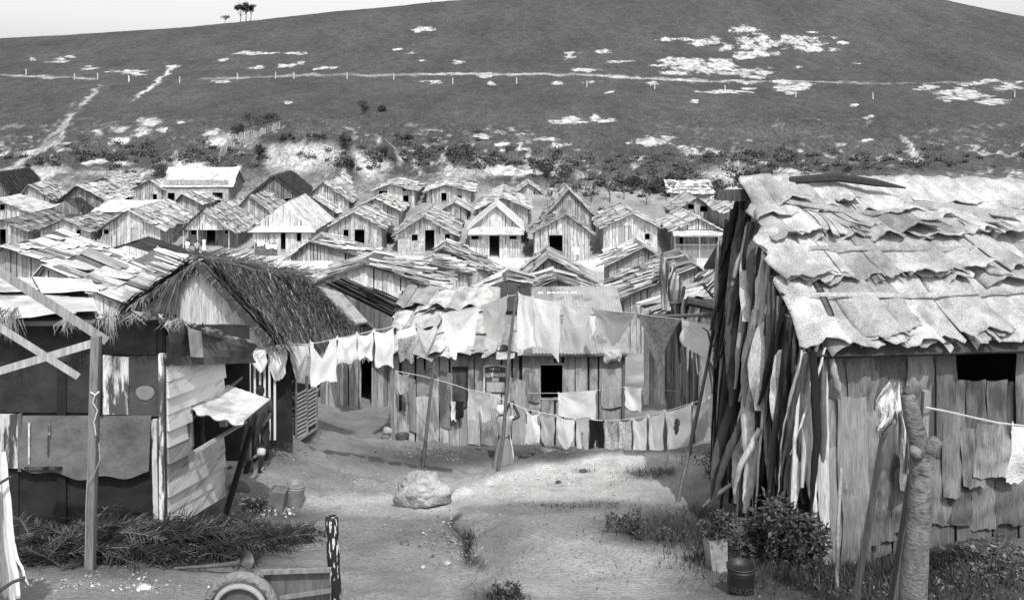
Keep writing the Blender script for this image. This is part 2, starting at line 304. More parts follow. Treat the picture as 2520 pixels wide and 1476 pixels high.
def terrain():
    d=[1.2]
    while d[-1]<34: d.append(d[-1]*1.012)
    while d[-1]<104: d.append(d[-1]*1.011)
    while d[-1]<335: d.append(d[-1]+.72)
    while d[-1]<3000: d.append(d[-1]*1.07)
    d=np.array(d); t=np.concatenate([np.linspace(-1.6,-.66,24)[:-1],np.arange(-.66,.661,.0026),np.linspace(.66,1.6,24)[1:]])
    D,T=np.meshgrid(d,t,indexing='ij'); X=(T*D).ravel(); Y=D.ravel()
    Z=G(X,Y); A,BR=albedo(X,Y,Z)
    nr,nc=len(d),len(t); idx=np.arange(nr*nc).reshape(nr,nc)
    def part(name,r0,r1,m):
        ids=idx[r0:r1+1].ravel(); V=np.stack([X[ids],Y[ids],Z[ids]],1)
        R=r1-r0+1; L=np.arange(R*nc).reshape(R,nc)
        q=np.stack([L[:-1,:-1],L[:-1,1:],L[1:,1:],L[1:,:-1]],-1).reshape(-1,4)
        me=bpy.data.meshes.new(name); me.vertices.add(len(V)); me.vertices.foreach_set('co',V.astype(np.float32).ravel())
        me.loops.add(q.size); me.loops.foreach_set('vertex_index',q.ravel().astype(np.int32))
        me.polygons.add(len(q)); me.polygons.foreach_set('loop_start',(np.arange(len(q))*4).astype(np.int32))
        me.update(calc_edges=True); me.validate()
        at=me.attributes.new('tone','FLOAT','POINT'); at.data.foreach_set('value',A[ids].astype(np.float32))
        at=me.attributes.new('bare','FLOAT','POINT'); at.data.foreach_set('value',BR[ids].astype(np.float32))
        me.polygons.foreach_set('use_smooth',[True]*len(me.polygons))
        me.materials.append(m); o=bpy.data.objects.new(name,me); COL.objects.link(o); o['kind']='structure'; return o
    M['dirt']=mat('dirt',1.0,.8,1.2,2.2,(1,1,1),.9,bdist=.05,scale2=26,lo2=.72,hi2=1.28)
    M['hillgrass']=mat('hill_grass',1.0,.7,1.3,.5,(1,.5,1),.8,bdist=.35,scale2=2.6,lo2=.5,hi2=1.55)
    m=M['hillgrass']; nt=m.node_tree; n=nt.nodes; l=nt.links; b=n['Principled BSDF']; src=b.inputs['Base Color'].links[0].from_socket
    at=n.new('ShaderNodeAttribute'); at.attribute_name='bare'; tc=n.new('ShaderNodeTexCoord'); mp=n.new('ShaderNodeMapping'); mp.inputs['Scale'].default_value=(.9,.5,.9); l.new(tc.outputs['Object'],mp.inputs[0])
    t=n.new('ShaderNodeTexNoise'); t.inputs['Scale'].default_value=.42; t.inputs['Detail'].default_value=9; t.inputs['Roughness'].default_value=.72; l.new(mp.outputs[0],t.inputs['Vector'])
    r=n.new('ShaderNodeMapRange'); r.inputs['From Min'].default_value=.36; r.inputs['From Max'].default_value=.64; r.inputs['To Min'].default_value=-.62; r.inputs['To Max'].default_value=.5; l.new(t.outputs['Fac'],r.inputs['Value']); r.clamp=False
    ad=n.new('ShaderNodeMath'); ad.operation='ADD'; l.new(at.outputs['Fac'],ad.inputs[0]); l.new(r.outputs[0],ad.inputs[1])
    r2=n.new('ShaderNodeMapRange'); r2.inputs['From Min'].default_value=.36; r2.inputs['From Max'].default_value=.78; l.new(ad.outputs[0],r2.inputs['Value'])
    mg=n.new('ShaderNodeMath'); mg.operation='MULTIPLY'; l.new(r2.outputs[0],mg.inputs[0])
    gt=n.new('ShaderNodeMath'); gt.operation='GREATER_THAN'; gt.inputs[1].default_value=.02; l.new(at.outputs['Fac'],gt.inputs[0]); l.new(gt.outputs[0],mg.inputs[1])
    mx=n.new('ShaderNodeMix'); mx.data_type='RGBA'; l.new(mg.outputs[0],mx.inputs[0]); l.new(src,mx.inputs[6]); mx.inputs[7].default_value=(.5,.5,.5,1); t2=n.new('ShaderNodeTexNoise'); t2.inputs['Scale'].default_value=1.1; t2.inputs['Detail'].default_value=6; l.new(mp.outputs[0],t2.inputs['Vector'])
    r3=n.new('ShaderNodeMapRange'); r3.inputs['From Min'].default_value=.35; r3.inputs['From Max'].default_value=.65; r3.inputs['To Min'].default_value=.22; r3.inputs['To Max'].default_value=.62; l.new(t2.outputs['Fac'],r3.inputs['Value']); l.new(r3.outputs[0],mx.inputs[7]); l.new(mx.outputs[2],b.inputs['Base Color'])
    k=int(np.argmax(d>104))
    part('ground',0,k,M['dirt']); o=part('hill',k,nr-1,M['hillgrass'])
terrain()
# ---------------------------------------------------------------- building helpers (all in a hut's own frame)
RN=random.Random(7)
def sheets(mb,A,B,C,D,sw,sl,tone=(.55,.85),lift=.035,curl=.03,over=.3,nu=2,nv=3,rnd=RN,skew=0.0,sag=0.0,jit=.15,miss=0.0,edge=.05,base=.012,split=0):
    A,B,C,D=map(Vector,(A,B,C,D))
    N=(B-A).cross(A-D)
    if N.length<1e-9: N=Vector((0,0,1))
    N.normalize()
    if N.z<0: N=-N
    def pos(s,t):
        p=(D+(C-D)*s)*(1-t)+(A+(B-A)*s)*t
        p.z-=sag*math.sin(math.pi*min(max(s,0),1))*t
        return p
    Ls=((C-D).length+(A-B).length)/2; Ht=((A-D).length+(B-C).length)/2
    nc=max(1,round(Ht/sl)); n=max(1,round(Ls/sw))
    for i in range(nc):
        off=rnd.uniform(-.5,.5)/n
        for j in range(-1 if skew else 0,n+1):
            if rnd.random()<miss: continue
            wd=(1/n)*rnd.uniform(1.0,1.5); s0=j/n+off+rnd.uniform(-jit,jit)/n
            t0=i/nc-rnd.uniform(0,edge); ln=(1/nc)*(1+over*rnd.random())
            smn=-rnd.uniform(.0,.05); smx=1+rnd.uniform(.0,.05)
            tn=rnd.uniform(*tone); lf=lift*rnd.uniform(.5,1.6); cu=curl*rnd.uniform(-.3,1.3); ec=curl*rnd.uniform(-.5,2.0)*2
            sk=skew*rnd.uniform(.7,1.3)+rnd.uniform(-jit,jit)*.6/n; g=[]; ph=rnd.uniform(0,6)
            for a_ in range(nu+1):
                a=a_/nu; row=[]
                for b_ in range(nv+1):
                    b=b_/nv
                    s=s0+a*wd+sk*(b-0.5); t=t0+b*ln+(rnd.uniform(-.03,.03)*(1/nc) if b_==0 else 0)
                    s=min(max(s,smn),smx); t=min(t,1.02)
                    h=base+i*.001+lf*(1-b)+cu*(1-(2*a-1)**2)+ec*(1-b)**3*(.5+.5*math.sin(ph+3*a))
                    row.append(pos(s,t)+N*h)
                g.append(row)
            mb.grid(g,tn)
def slab(mb,A,B,C,D,th=.05,t=.35,n=6,sag=0.0):
    A,B,C,D=map(Vector,(A,B,C,D)); N=(B-A).cross(A-D).normalized()
    if N.z<0: N=-N
    for k in range(n):
        s0,s1=k/n,(k+1)/n; z0=sag*math.sin(math.pi*s0); z1=sag*math.sin(math.pi*s1)
        q=[D+(C-D)*s0,D+(C-D)*s1,A+(B-A)*s1-Vector((0,0,z1)),A+(B-A)*s0-Vector((0,0,z0))]
        if (q[1]-q[0]).cross(q[3]-q[0]).z<0: q=[q[1],q[0],q[3],q[2]]
        mb.hexa([p-N*th for p in q]+[p for p in q],t)
def tinroof(mb,A,B,C,D,pw=.8,t=(.5,.7),amp=.018,wave=.12,rnd=RN,h=.02):
    A,B,C,D=map(Vector,(A,B,C,D)); N=(B-A).cross(A-D).normalized()
    if N.z<0: N=-N
    L=(C-D).length; n=max(1,round(L/pw))
    for k in range(n):
        tn=rnd.uniform(*t); s0=k/n; s1=(k+1.06)/n; m=max(4,int(L/n/wave*4)); g=[]; e=rnd.uniform(-.05,.03)
        for i in range(m+1):
            s=s0+(s1-s0)*i/m; o=N*(h+amp*math.sin(s*L/wave*2*math.pi)+.006*(k%2))
            g.append([(D+(C-D)*s)+(D-A).normalized()*e+o,(D+A)/2+((C+B)/2-(D+A)/2)*s+o,(A+(B-A)*s)+o])
        mb.grid(g,tn)
def thatch(mb,A,B,C,D,n=1500,ln=(.5,1.0),wd=.018,t=(.03,.14),rnd=RN,lift=.12,spread=.25,hang=.25,dark=None):
    A,B,C,D=map(Vector,(A,B,C,D)); N=(B-A).cross(A-D).normalized()
    if N.z<0: N=-N
    for k in range(n):
        s=rnd.random(); tt=rnd.random()**.85
        p=(D+(C-D)*s)*(1-tt)+(A+(B-A)*s)*tt
        dn=((D-A)*(1-s)+(C-B)*s).normalized(); sd=(B-A).normalized()
        l=rnd.uniform(*ln); d=(dn+sd*rnd.uniform(-spread,spread)).normalized()
        h0=rnd.uniform(0,lift); h1=rnd.uniform(-.02,lift)
        w=wd*rnd.uniform(.5,1.6); side=d.cross(N).normalized()*w
        a=p+N*h0; b=p+d*l*.5+N*(h0+h1+rnd.uniform(0,.05))*.7; c=p+d*l+N*h1
        over=tt*((D-A).length)
        if over<l*.6: c.z-=hang*rnd.random(); 
        tn=rnd.uniform(*t)*(.45+1.1*(.5+.5*math.sin(s*61+3*math.sin(tt*5+s*9))*math.sin(tt*17+s*23)))
        if rnd.random()<.12: tn*=2.6
        mb.quad(a-side,a+side,b+side,b-side,tn); mb.tri(b-side,b+side,c,tn)
def boards_(mb,p0,ux,L,top,zb,ops,bw=(.16,.3),tone=(.3,.5),out=None,rnd=RN,th=.025,rough=.03,lean=.02,skirt=.5,horiz=0.0,ht=(.3,.45),lap=0.0,gap=.035):
    # vertical boards along a wall that starts at p0 and runs along ux for L; top(u) is the height; ops = [(u0,u1,z0,z1)]
    p0=Vector(p0); ux=Vector(ux); out=Vector(out)
    cuts=sorted(set([0,L]+[u for o in ops for u in o[:2] if 0<u<L]))
    def piece(u0,u1,z0,z1,l,r,z1b=None,tn=None):
        if rnd.random()<.75 and gap: l-=rnd.uniform(.01,gap); r-=rnd.uniform(.0,gap*.6)
        o0=rnd.uniform(0,rough); le=rnd.uniform(-lean,lean); tn=tn or rnd.uniform(*tone)
        z1b=z1 if z1b is None else z1b
        c=[]
        for o in (-th,o0):
            c.append((u0-l,z0,o)); c.append((u1+r,z0,o)); c.append((u1+r+le,z1b,o)); c.append((u0-l+le,z1,o))
        q=[p0+ux*u+out*o+Vector((0,0,z)) for u,z,o in c]
        mb.hexa([q[0],q[1],q[2],q[3],q[4],q[5],q[6],q[7]],tn)
    for a,b in zip(cuts,cuts[1:]):
        if b-a<.02: continue
        op=[o for o in ops if o[0]<=a+1e-6 and o[1]>=b-1e-6]
        u=a
        while u<b-1e-6:
            wv=min(rnd.uniform(*bw),b-u)
            if b-u-wv<bw[0]*.5: wv=b-u
            u1=u+wv; t0,t1=top(u),top(u1)
            segs=[(zb-skirt,None)]
            if op:
                oo=sorted(op,key=lambda o:o[2]); segs=[]; z=zb-skirt
                for o in oo:
                    if o[2]>z: segs.append((z,o[2]))
                    z=o[3]
                segs.append((z,None))
            for z0,z1 in segs:
                zt=(t0,t1) if z1 is None else (z1,z1)
                if min(zt)-z0<.02: continue
                lo=max(z0,zb-skirt)
                if gap: 
                    c=[(u,lo,-th-.03),(u1,lo,-th-.03),(u1,zt[1],-th-.03),(u,zt[0],-th-.03),(u,lo,-th-.005),(u1,lo,-th-.005),(u1,zt[1],-th-.005),(u,zt[0],-th-.005)]; mb.hexa([p0+ux*u_+out*o_+Vector((0,0,z_)) for u_,z_,o_ in c],.025)
                if horiz>0 and horiz>lo and z0<horiz:
                    lo=min(horiz,min(zt))
                if min(zt)-lo>.02:
                    if (min(zt)-lo)>1.2 and rnd.random()<(.55 if lap else .3):
                        zm=lo+(min(zt)-lo)*rnd.uniform(.35,.65)
                        piece(u,u1,lo,zm,.01,.01); piece(u,u1,zm-.06,zt[0],.01,.01,zt[1])
                    else: piece(u,u1,lo,zt[0],.008,.008,zt[1])
            u=u1
        if horiz>0:
            z=zb-skirt
            segs=[(zb-skirt,horiz)]
            if op:
                segs=[]; zz=zb-skirt
                for o in sorted(op,key=lambda o:o[2]):
                    if o[2]>zz: segs.append((zz,min(o[2],horiz)))
                    zz=o[3]
                if zz<horiz: segs.append((zz,horiz))
            for z0,z1 in segs:
                z=z0
                while z<z1-.01:
                    h=min(rnd.uniform(.16,.24),z1-z)
                    tn=rnd.uniform(*ht); o=rnd.uniform(.0,.02)
                    q=[(a-.005,z,-th),(b+.005,z,-th),(b+.005,z+h,-th),(a-.005,z+h,-th),(a-.005,z,o+.015),(b+.005,z,o+.015),(b+.005,z+h,o),(a-.005,z+h,o)]
                    mb.hexa([p0+ux*u_+out*o_+Vector((0,0,z_)) for u_,z_,o_ in q],tn); z+=h
boards=boards_
def frame(p0,ux,out,u0,u1,z0,z1,w=.05,tone=.3,door=False):
    mb=MB(); p0=Vector(p0); ux=Vector(ux); out=Vector(out)
    def bar(a,b,c,d):
        q=[(a,c,-.05),(b,c,-.05),(b,d,-.05),(a,d,-.05),(a,c,.045),(b,c,.045),(b,d,.045),(a,d,.045)]
        mb.hexa([p0+ux*u+out*o+Vector((0,0,z)) for u,z,o in q],tone)
    bar(u0-w,u0,z0,z1+w); bar(u1,u1+w,z0,z1+w); bar(u0,u1,z1,z1+w)
    if not door: bar(u0,u1,z0-w,z0)
    return mb
def hut(label,xl,xr,ye,xa,ya,yb,d,L=7,ops=(),yaw=0,roof='yagua',rt=(.55,.85),wt=(.32,.52),axis='y',ovf=.35,ove=.3,rb=0,porch=0,name='hut',horiz=0,ht=(.3,.45),sag=.08,bw=(.16,.3),panel=None,gap=None,group='palm board huts of the village',sideops=(),awn=0,eback=0,sw=.5,sl=.8,wm='wall',hip=0,fence=0,posts=None,rough=.03,seed=None,lift=.045):
    """gable front seen at photo x xl..xr with eaves at ye, apex (xa,ya) and base yb, at distance d; L metres deep"""
    rnd=random.Random(hash_(label)); s=S(d); gap=.02+.0005*d if gap is None else gap; km=rnd.uniform(.78,1.12); kr=rnd.uniform(.85,1.08); wt=(wt[0]*km,wt[1]*km); rt=(rt[0]*kr,rt[1]*kr); sk_=0.0; boards=lambda *a,**k:boards_(*a,**dict(dict(gap=gap),**dict(k,skirt=(0 if k.get('skirt')==0 else max(k.get('skirt',.5),sk_)))))
    W=(xr-xl)/s; z0=-(yb-HY)/s; hw=(yb-ye)/s; rise=(ye-ya)/s
    X=((xl+xr)/2-CX)/s; sk_=max(.5,z0+.3-float(G(np.array([X-W/2,X+W/2,X-W/2,X+W/2,X]),np.array([d,d,d+L,d+L,d+L/2])).min()))
    root=thing(name,label,'hut',(X,d,z0),yaw,group)
    h=W/2; ax=(xa-(xl+xr)/2)/s if axis=='y' else 0
    def U(x): return (x-xl)/s
    wall=MB(); rf=MB(); cover=MB()
    if axis=='y':
        def gab(u):
            x=u-h
            return hw+rise*(1-(ax-x)/(ax+h)) if x<ax else hw+rise*(1-(x-ax)/(h-ax))
        flat=lambda u:hw
        front=[(U(o[1]),U(o[3]),(yb-o[4])/s,(yb-o[2])/s,o[0]) for o in ops]
        front=[(max(.1,a),min(W-.1,b),max(c,0) if k!='door' and k!='closed' else -.6,min(e,hw+rise*.6),k) for a,b,c,e,k in front]
        P0=(-h,porch,0)
        if porch:
            boards(wall,P0,(1,0,0),W,flat,0,[o[:4] for o in front],bw,(wt[0]*.8,wt[1]*.8),(0,-1,0),rnd)
            pm=MB(); boards(pm,(-h,0,0),(1,0,0),W,gab,0,[(0,W,-2,hw-.0)],bw,wt if panel is None else panel,(0,-1,0),rnd); pm.build('gable_panel',wm,root)
            pp=posts if posts else (xl+2,(xl+xr)/2,xr-2)
            for x in pp:
                q=MB(); q.tube([(U(x)-h,.03,-.4),(U(x)-h,.03,hw)],.05,6,.6); q.build('post','wood',root)
        else:
            boards(wall,P0,(1,0,0),W,gab,0,[o[:4] for o in front],bw,wt,(0,-1,0),rnd,horiz=horiz,ht=ht,rough=rough)
        Lb=L
        so_=[(porch+a,porch+b,c,e) for a,b,c,e in sideops]
        boards(wall,(h,porch,0),(0,1,0),Lb-porch,flat,0,sideops,bw,(wt[0]*.8,wt[1]),(1,0,0),rnd,skirt=1.2)
        boards(wall,(-h,porch,0),(0,1,0),Lb-porch,flat,0,[],bw,wt,(-1,0,0),rnd,skirt=1.2)
        boards(wall,(-h,Lb,0),(1,0,0),W,gab,0,[],(.5,.6),wt,(0,1,0),rnd,skirt=1.2)
        yo=-ovf; yk=Lb+.2
        el=hw-rise*ove/(h+ax); er=hw-rise*ove/(h-ax)
        top=hw+rise+.05
        RA=Vector((ax,yo,top)); RB=Vector((ax,yk,top+rb)); 
        if hip: RA=Vector((ax,yo+hip,top))
        quads=[(RB,RA,Vector((-h-ove,yo,el)),Vector((-h-ove,yk,el+rb*.4))),(RA,RB,Vector((h+ove,yk,er+rb*.4)),Vector((h+ove,yo,er)))]
        if hip: quads.append((RA+Vector((-.05,0,0)),RA+Vector((.05,0,0)),Vector((h+ove,yo,er)),Vector((-h-ove,yo,el))))
        for o in front:
            frm=frame(P0,(1,0,0),(0,-1,0),o[0],o[1],o[2],o[3],.05 if W>3 else .04,rnd.uniform(.18,.4),o[4] in('door','closed')).build('door' if o[4] in ('door','closed') else 'window','wood',root)
            if o[4]=='closed' or o[4]=='shut':
                q=MB(); boards(q,(P0[0]+o[0],P0[1],0),(1,0,0),o[1]-o[0],lambda u:o[3],max(o[2],-.3),[],(.2,.3),(wt[0]*.6,wt[1]*.9),(0,-1,0),rnd,skirt=0,rough=.01,lean=0)
                q.build('shutter' if o[4]=='shut' else 'door_leaf','wood',frm)
            elif o[4]=='window' and rnd.random()<.5:
                q=MB(); wd_=(o[1]-o[0]); q.hexa([Vector((P0[0]+o[1]+a_,P0[1]-.05-b_,o[2]+c_)) for c_ in (0,o[3]-o[2]) for a_,b_ in ((0,0),(wd_*.5,wd_*.5),(wd_*.5-.02,wd_*.5+.02),(-.02,.02))],rnd.uniform(.25,.45))
                q.build('shutter','wood',frm)
        if awn:
            q=MB(); sheets(q,(-h-.1,-.25,hw+awn+.05),(h+.1,-.25,hw+awn+.05),(h+.15,-1.0,hw-.45),(-h-.15,-1.0,hw-.45),.4,1.0,(.5,.62),.02,.01,rnd=rnd)
            slab(q,(-h-.1,-.25,hw+awn),(h+.1,-.25,hw+awn),(h+.15,-1.0,hw-.5),(-h-.15,-1.0,hw-.5),.03,.5); q.build('awning','roof',root)
    else:
        flat=lambda u:hw
        def gab(u): return hw+rise*(1-abs(u-L/2)/(L/2))
        front=[(U(o[1]),U(o[3]),(yb-o[4])/s,(yb-o[2])/s,o[0]) for o in ops]
        front=[(a,b,-.6 if k in('door','closed') else c,e,k) for a,b,c,e,k in front]
        boards(wall,(-h,0,0),(1,0,0),W,flat,0,[o[:4] for o in front],bw,wt,(0,-1,0),rnd,horiz=horiz,ht=ht,rough=rough)
        boards(wall,(-h,L,0),(1,0,0),W,flat,0,[],(.5,.6),wt,(0,1,0),rnd,skirt=1)
        boards(wall,(h,0,0),(0,1,0),L,gab,0,[],bw,(wt[0]*.85,wt[1]),(1,0,0),rnd,skirt=1)
        boards(wall,(-h,0,0),(0,1,0),L,gab,0,[],bw,wt,(-1,0,0),rnd,skirt=1)
        k=ove/(L/2)*rise; top=hw+rise+.05
        RA=Vector((-h-.25,L/2,top)); RB=Vector((h+.25,L/2,top))
        quads=[(RA,RB,Vector((h+.25,-ove,hw-k)),Vector((-h-.25,-ove,hw-k))),(RB,RA,Vector((-h-.25,L+ove,hw-k)),Vector((h+.25,L+ove,hw-k)))]
        for o in front:
            frm=frame((-h,0,0),(1,0,0),(0,-1,0),o[0],o[1],o[2],o[3],.05,.3,o[4] in('door','closed')).build('door' if o[4] in ('door','closed') else 'window','wood',root)
    wall.build('wall',wm,root)
    if roof=='none': return root
    roofer(rf,cover,quads,roof,rt,rnd,sag,sw,sl,lift)
    r=rf.build('roof','thatch' if roof=='thatch' else ('tin' if roof=='tin' else 'roof'),root)
    return root
def hash_(s):
    h=0
    for c in s: h=(h*131+ord(c))&0x7fffffff
    return h
def roofer(rf,cover,quads,roof,rt,rnd,sag=.08,sw=.5,sl=.8,lift=.045):
    for q in quads:
        if roof=='thatch':
            slab(rf,*q,.12,.05,6,sag)
            a=((q[0]-q[3]).length*(q[1]-q[0]).length)
            thatch(rf,*q,n=int(60*a),wd=.03,t=rt,rnd=rnd)
        elif roof=='tin':
            slab(rf,*q,.03,rt[0]*.5,1); tinroof(rf,*q,.9,rt,rnd=rnd)
        elif roof=='board':
            slab(rf,*q,.05,rt[0]*.4,6,sag)
            sheets(rf,*q,.17,1.2,(rt[0]*.55,rt[1]*1.05),.07,.02,.5,1,2,rnd,rnd.uniform(-.03,.03),sag+.06,.7,.08,.22)
            sheets(rf,*q,.32,.9,(rt[0]*.5,rt[1]*1.1),.10,.05,.4,2,2,rnd,rnd.uniform(-.06,.06),sag+.06,1.0,.62,.2,base=.04)
        elif roof=='plain':
            slab(rf,*q,.05,rt[0]*.5,6,sag); sheets(rf,*q,.9,1.1,rt,.02,.004,.15,1,2,rnd,0,sag,.05,0,.01)
        else:
            slab(rf,*q,.05,.16,6,sag)
            sheets(rf,*q,sw*1.05,sl,(rt[0],rt[1]),lift,.03,.35,2,3,rnd,rnd.uniform(-.015,.015),sag,.3,.03,.10)
            # loose strips lying over the sheets, the dark gaps between them
            sheets(rf,*q,.35,1.6,(rt[0]*.25,rt[1]*.8),.03,.02,.2,1,3,rnd,rnd.uniform(-.05,.05),sag,.6,.70,.1,base=.05)
# ---------------------------------------------------------------- the street row (distance about 85 m)
hut('shaggy dark roofed street hut whose doorway is cut by the left picture edge',-70,68,566,12,541,598,85,8,[('door',0,564,15,597),('shut',52,570,66,594)],roof='yagua',rt=(.12,.4))
hut('low hut with open black door and two small windows beside the big pale gabled hut',100,222,567,160,541,621,85,8,[('door',143,566,162,599),('window',119,577,130,589),('window',188,566,199,578)],rt=(.2,.6))
hut('large pale gabled street hut with a closed plank door and one tiny window',253,395,560,319,517,619,85,9,[('closed',322,561,340,606),('window',256,565,268,576)],rt=(.4,.8),wt=(.4,.62))
hut('hut with pale triangular gable over a recessed porch where three people stand',448,574,566,503,516,613,85,11,[('window',456,571,468,583),('door',495,572,517,613),('window',540,572,552,581)],rt=(.3,.66),porch=1.6,panel=(.5,.62),posts=(451,486,563),wt=(.22,.34))
hut('white hut with hipped light roof and washing heaped on its porch rail',626,764,562,695,503,619,85,9,[('door',691,563,703,619),('window',731,571,741,593),('shut',664,571,672,600)],rt=(.66,.82),roof='plain',wt=(.55,.66),hip=2.6,ovf=.5,ove=.35)
hut('grey hut with a wide black doorway, right of the white hipped hut',813,939,557,872,524,624,85,7,[('door',873,565,897,616),('window',845,565,858,585)],rt=(.6,.85))
hut('hut with horizontal plank walls, a black central door and a window on each side',979,1115,574,1043,535,628,85,11,[('door',1046,566,1069,617),('window',1013,577,1028,592),('window',1095,576,1107,592)],rt=(.35,.78),horiz=1.95,ht=(.28,.46))
hut('whitewashed hut with smooth pale roof, dark gable and pale awning over its door',1156,1282,562,1222,508,634,85,7,[('door',1205,569,1229,622),('window',1160,572,1178,589),('window',1254,573,1272,588)],roof='plain',rt=(.78,.86),wt=(.52,.7),panel=None,awn=.1)
hut('squat hut with ragged low roof, square black opening and a stick fence',1315,1450,570,1393,530,638,84,5,[('door',1351,579,1384,611)],rt=(.22,.6),ove=.35)
hut('hut with a closed tall plank door and one black window near its right corner',1485,1617,558,1555,526,630,85,9,[('closed',1523,557,1553,627),('window',1587,575,1599,589)],rt=(.3,.7),wt=(.4,.58))
porch_h=hut('hut with slender porch posts and a criss-cross lattice rail',1660,1772,565,1716,538,637,85,8,[('door',1680,577,1690,634),('shut',1700,580,1712,600)],rt=(.4,.75),porch=1.7,panel=(.5,.65),posts=(1661,1722,1773),wt=(.24,.36),awn=-.1)
# ---------------------------------------------------------------- behind the street
hut('narrow hut with a steep peaked roof standing right behind the squat ragged hut',1342,1462,532,1399,468,575,93,8,[('shut',1398,487,1409,506)],rt=(.35,.7),wt=(.28,.42))
hut('long hut with broad pale roof stretching uphill behind the whitewashed hut',1178,1300,513,1237,487,590,92,14,[('shut',1262,520,1276,540)],rt=(.5,.85))
hut('hut with half open gable whose dark holes show above the lattice porch hut',1668,1758,518,1713,487,570,94,6,[('window',1693,503,1708,515),('window',1722,507,1742,521)],rt=(.35,.7))
hut('hut cut off by the bark covered hut, only its pale left roof slope seen',1790,1930,520,1862,480,600,86,9,rt=(.6,.85))
hut('hut with striped dark and light roof tucked behind the porch hut',575,668,523,615,482,590,93,9,rt=(.3,.7))
hut('small hut with a light drooping roof behind the white hipped hut',735,822,520,768,484,556,96,6,[('door',806,532,822,556)],rt=(.6,.85))
hut('big hut with ridge running uphill and three dark windows in its side, left of centre',752,858,492,797,449,528,99,12,[('shut',822,462,832,480)],rt=(.45,.8),sideops=((1,1.7,.9,1.6),(4,4.8,.9,1.6)))
hut('hut with curved bare gable standing behind the grey hut with the wide doorway',872,980,516,925,489,566,93,7,[('door',905,526,916,560)],rt=(.4,.8))
hut('uphill hut with flat light roof and black windows but no door',922,1020,468,960,454,530,99,8,[('window',933,470,953,482),('window',992,481,1006,497),('window',990,461,1000,470)],rt=(.6,.85))
hut('uphill hut with flat light roof and an open black door in its left half',1050,1158,470,1097,456,522,100,8,[('door',1086,475,1099,500),('window',1126,481,1136,495)],rt=(.6,.85))
hut('little hut with pale sagging roof behind the hut with plank walls',1092,1148,515,1120,499,560,95,5,rt=(.55,.85))
hut('hut with one bright corner of roof just left of the whitewashed hut roof',1268,1334,476,1300,452,520,104,6,rt=(.55,.8))
hut('long low house with a broad white roof and plank front',402,562,457,482,417,497,101,5.4,[('door',413,475,430,497),('window',523,474,548,489)],axis='x',roof='plain',rt=(.74,.86),horiz=2.4,ht=(.3,.42),name='long_house',ove=.2,wt=(.3,.45))
hut('small hut with a light roof in front of the long low house',430,495,500,452,478,530,96,6,[('window',440,512,454,522)],rt=(.6,.85))
hut('hut with dark thatched hump roof right of the long low house',606,748,487,676,432,512,100,7,[('door',700,488,718,512),('shut',720,490,732,500)],roof='thatch',rt=(.03,.08),ove=.7,wt=(.12,.2))
hut('hut whose long light roof slope faces right, at upper left of the village',50,118,488,74,455,524,98,8,rt=(.55,.85),yaw=.25)
hut('hut with shaded gable and long pale roof running uphill at upper left',150,262,494,195,456,525,97,10,[('shut',212,482,232,500)],rt=(.5,.8),wt=(.18,.36))
hut('small gabled hut with a dark yard wall just left of the long low house',330,400,464,371,444,500,101,5,[('door',376,478,386,500)],rt=(.5,.8))
hut('hut with a flat bright white roof at the left edge carrying a dark window box',-70,72,520,-10,488,560,93,8,[('window',0,503,12,517)],roof='plain',rt=(.72,.86))
hut('hut with sooty black hipped roof at left, between two pale huts',108,205,528,160,494,560,94,6,roof='thatch',rt=(.03,.07),hip=2,wt=(.15,.25))
hut('hut with low flat white roof behind the large pale gabled hut',236,366,519,300,500,560,92,6,roof='plain',rt=(.68,.86),axis='x')
hut('tumbledown hut with pale sheets for a roof on the slope above the left huts',215,300,454,258,437,490,106,7,rt=(.45,.8))
hut('hut with a black roof corner poking in at the left picture edge',-60,22,466,-15,424,500,98,7,roof='thatch',rt=(.02,.05),wt=(.1,.2))
hut('shed of pale boards on the slope above the lattice porch hut',1650,1752,472,1700,448,500,103,5,[('shut',1680,460,1690,470)],rt=(.6,.8),axis='x',wt=(.4,.6),name='shed')
hut('tiny peaked hut seen just above the ridge of the bark covered hut',1905,2085,458,1975,422,500,100,5,rt=(.65,.85),wt=(.4,.5))
hut('shed with a fringed reed roof behind the ridge of the bark covered hut',2160,2330,462,2245,437,500,101,4,rt=(.35,.6),axis='x',name='shed',wt=(.3,.5))
# ---------------------------------------------------------------- between the yard and the street
hut('hut with a bright white gable and a small hatch propped open',52,300,742,115,655,835,27,2.6,[('shut',92,685,118,706)],rt=(.7,.86),wt=(.5,.72),ovf=.2,ove=.1,roof='yagua')
hut('hut with a ragged striped roof left of the thatched hut peak',262,425,712,300,650,790,34,3.2,[],rt=(.45,.85),wt=(.32,.5),roof='board')
hut('hut with a broad bright roof at the left edge above the white gable',-120,205,672,20,606,760,40,4.5,rt=(.68,.86),roof='yagua')
hut('hut with a flat tar black roof below the large pale gabled hut',195,425,640,312,604,700,55,3,roof='plain',rt=(.045,.06),wt=(.5,.6),name='hut',hip=1.5,ovf=.1)
hut('long hut with a patchwork roof of pale square sheets in the centre left',632,845,678,740,655,740,50,3.4,roof='plain',rt=(.5,.86),axis='x',sw=.6)
hut('hut with a small dark gable and broken roof strips below the grey hut',716,896,632,765,594,690,58,3.4,[],rt=(.3,.75),roof='board',wt=(.28,.45))
hut('hut with wide gable of overlapping pale boards in the centre of the village',760,1060,702,900,648,775,40,3,rt=(.4,.8),roof='board',wt=(.36,.56),bw=(.2,.4),rough=.06)
hut('hut with long sagging right roof slope standing below the hut with plank walls',1025,1205,668,1090,612,735,60,3.6,rt=(.35,.75),roof='board',wt=(.3,.5),ove=.35)
hut('low lean-to hut with thick dark eave right of the wide gable',1010,1150,672,1060,648,740,52,2.6,rt=(.45,.75),roof='board',wt=(.34,.52))
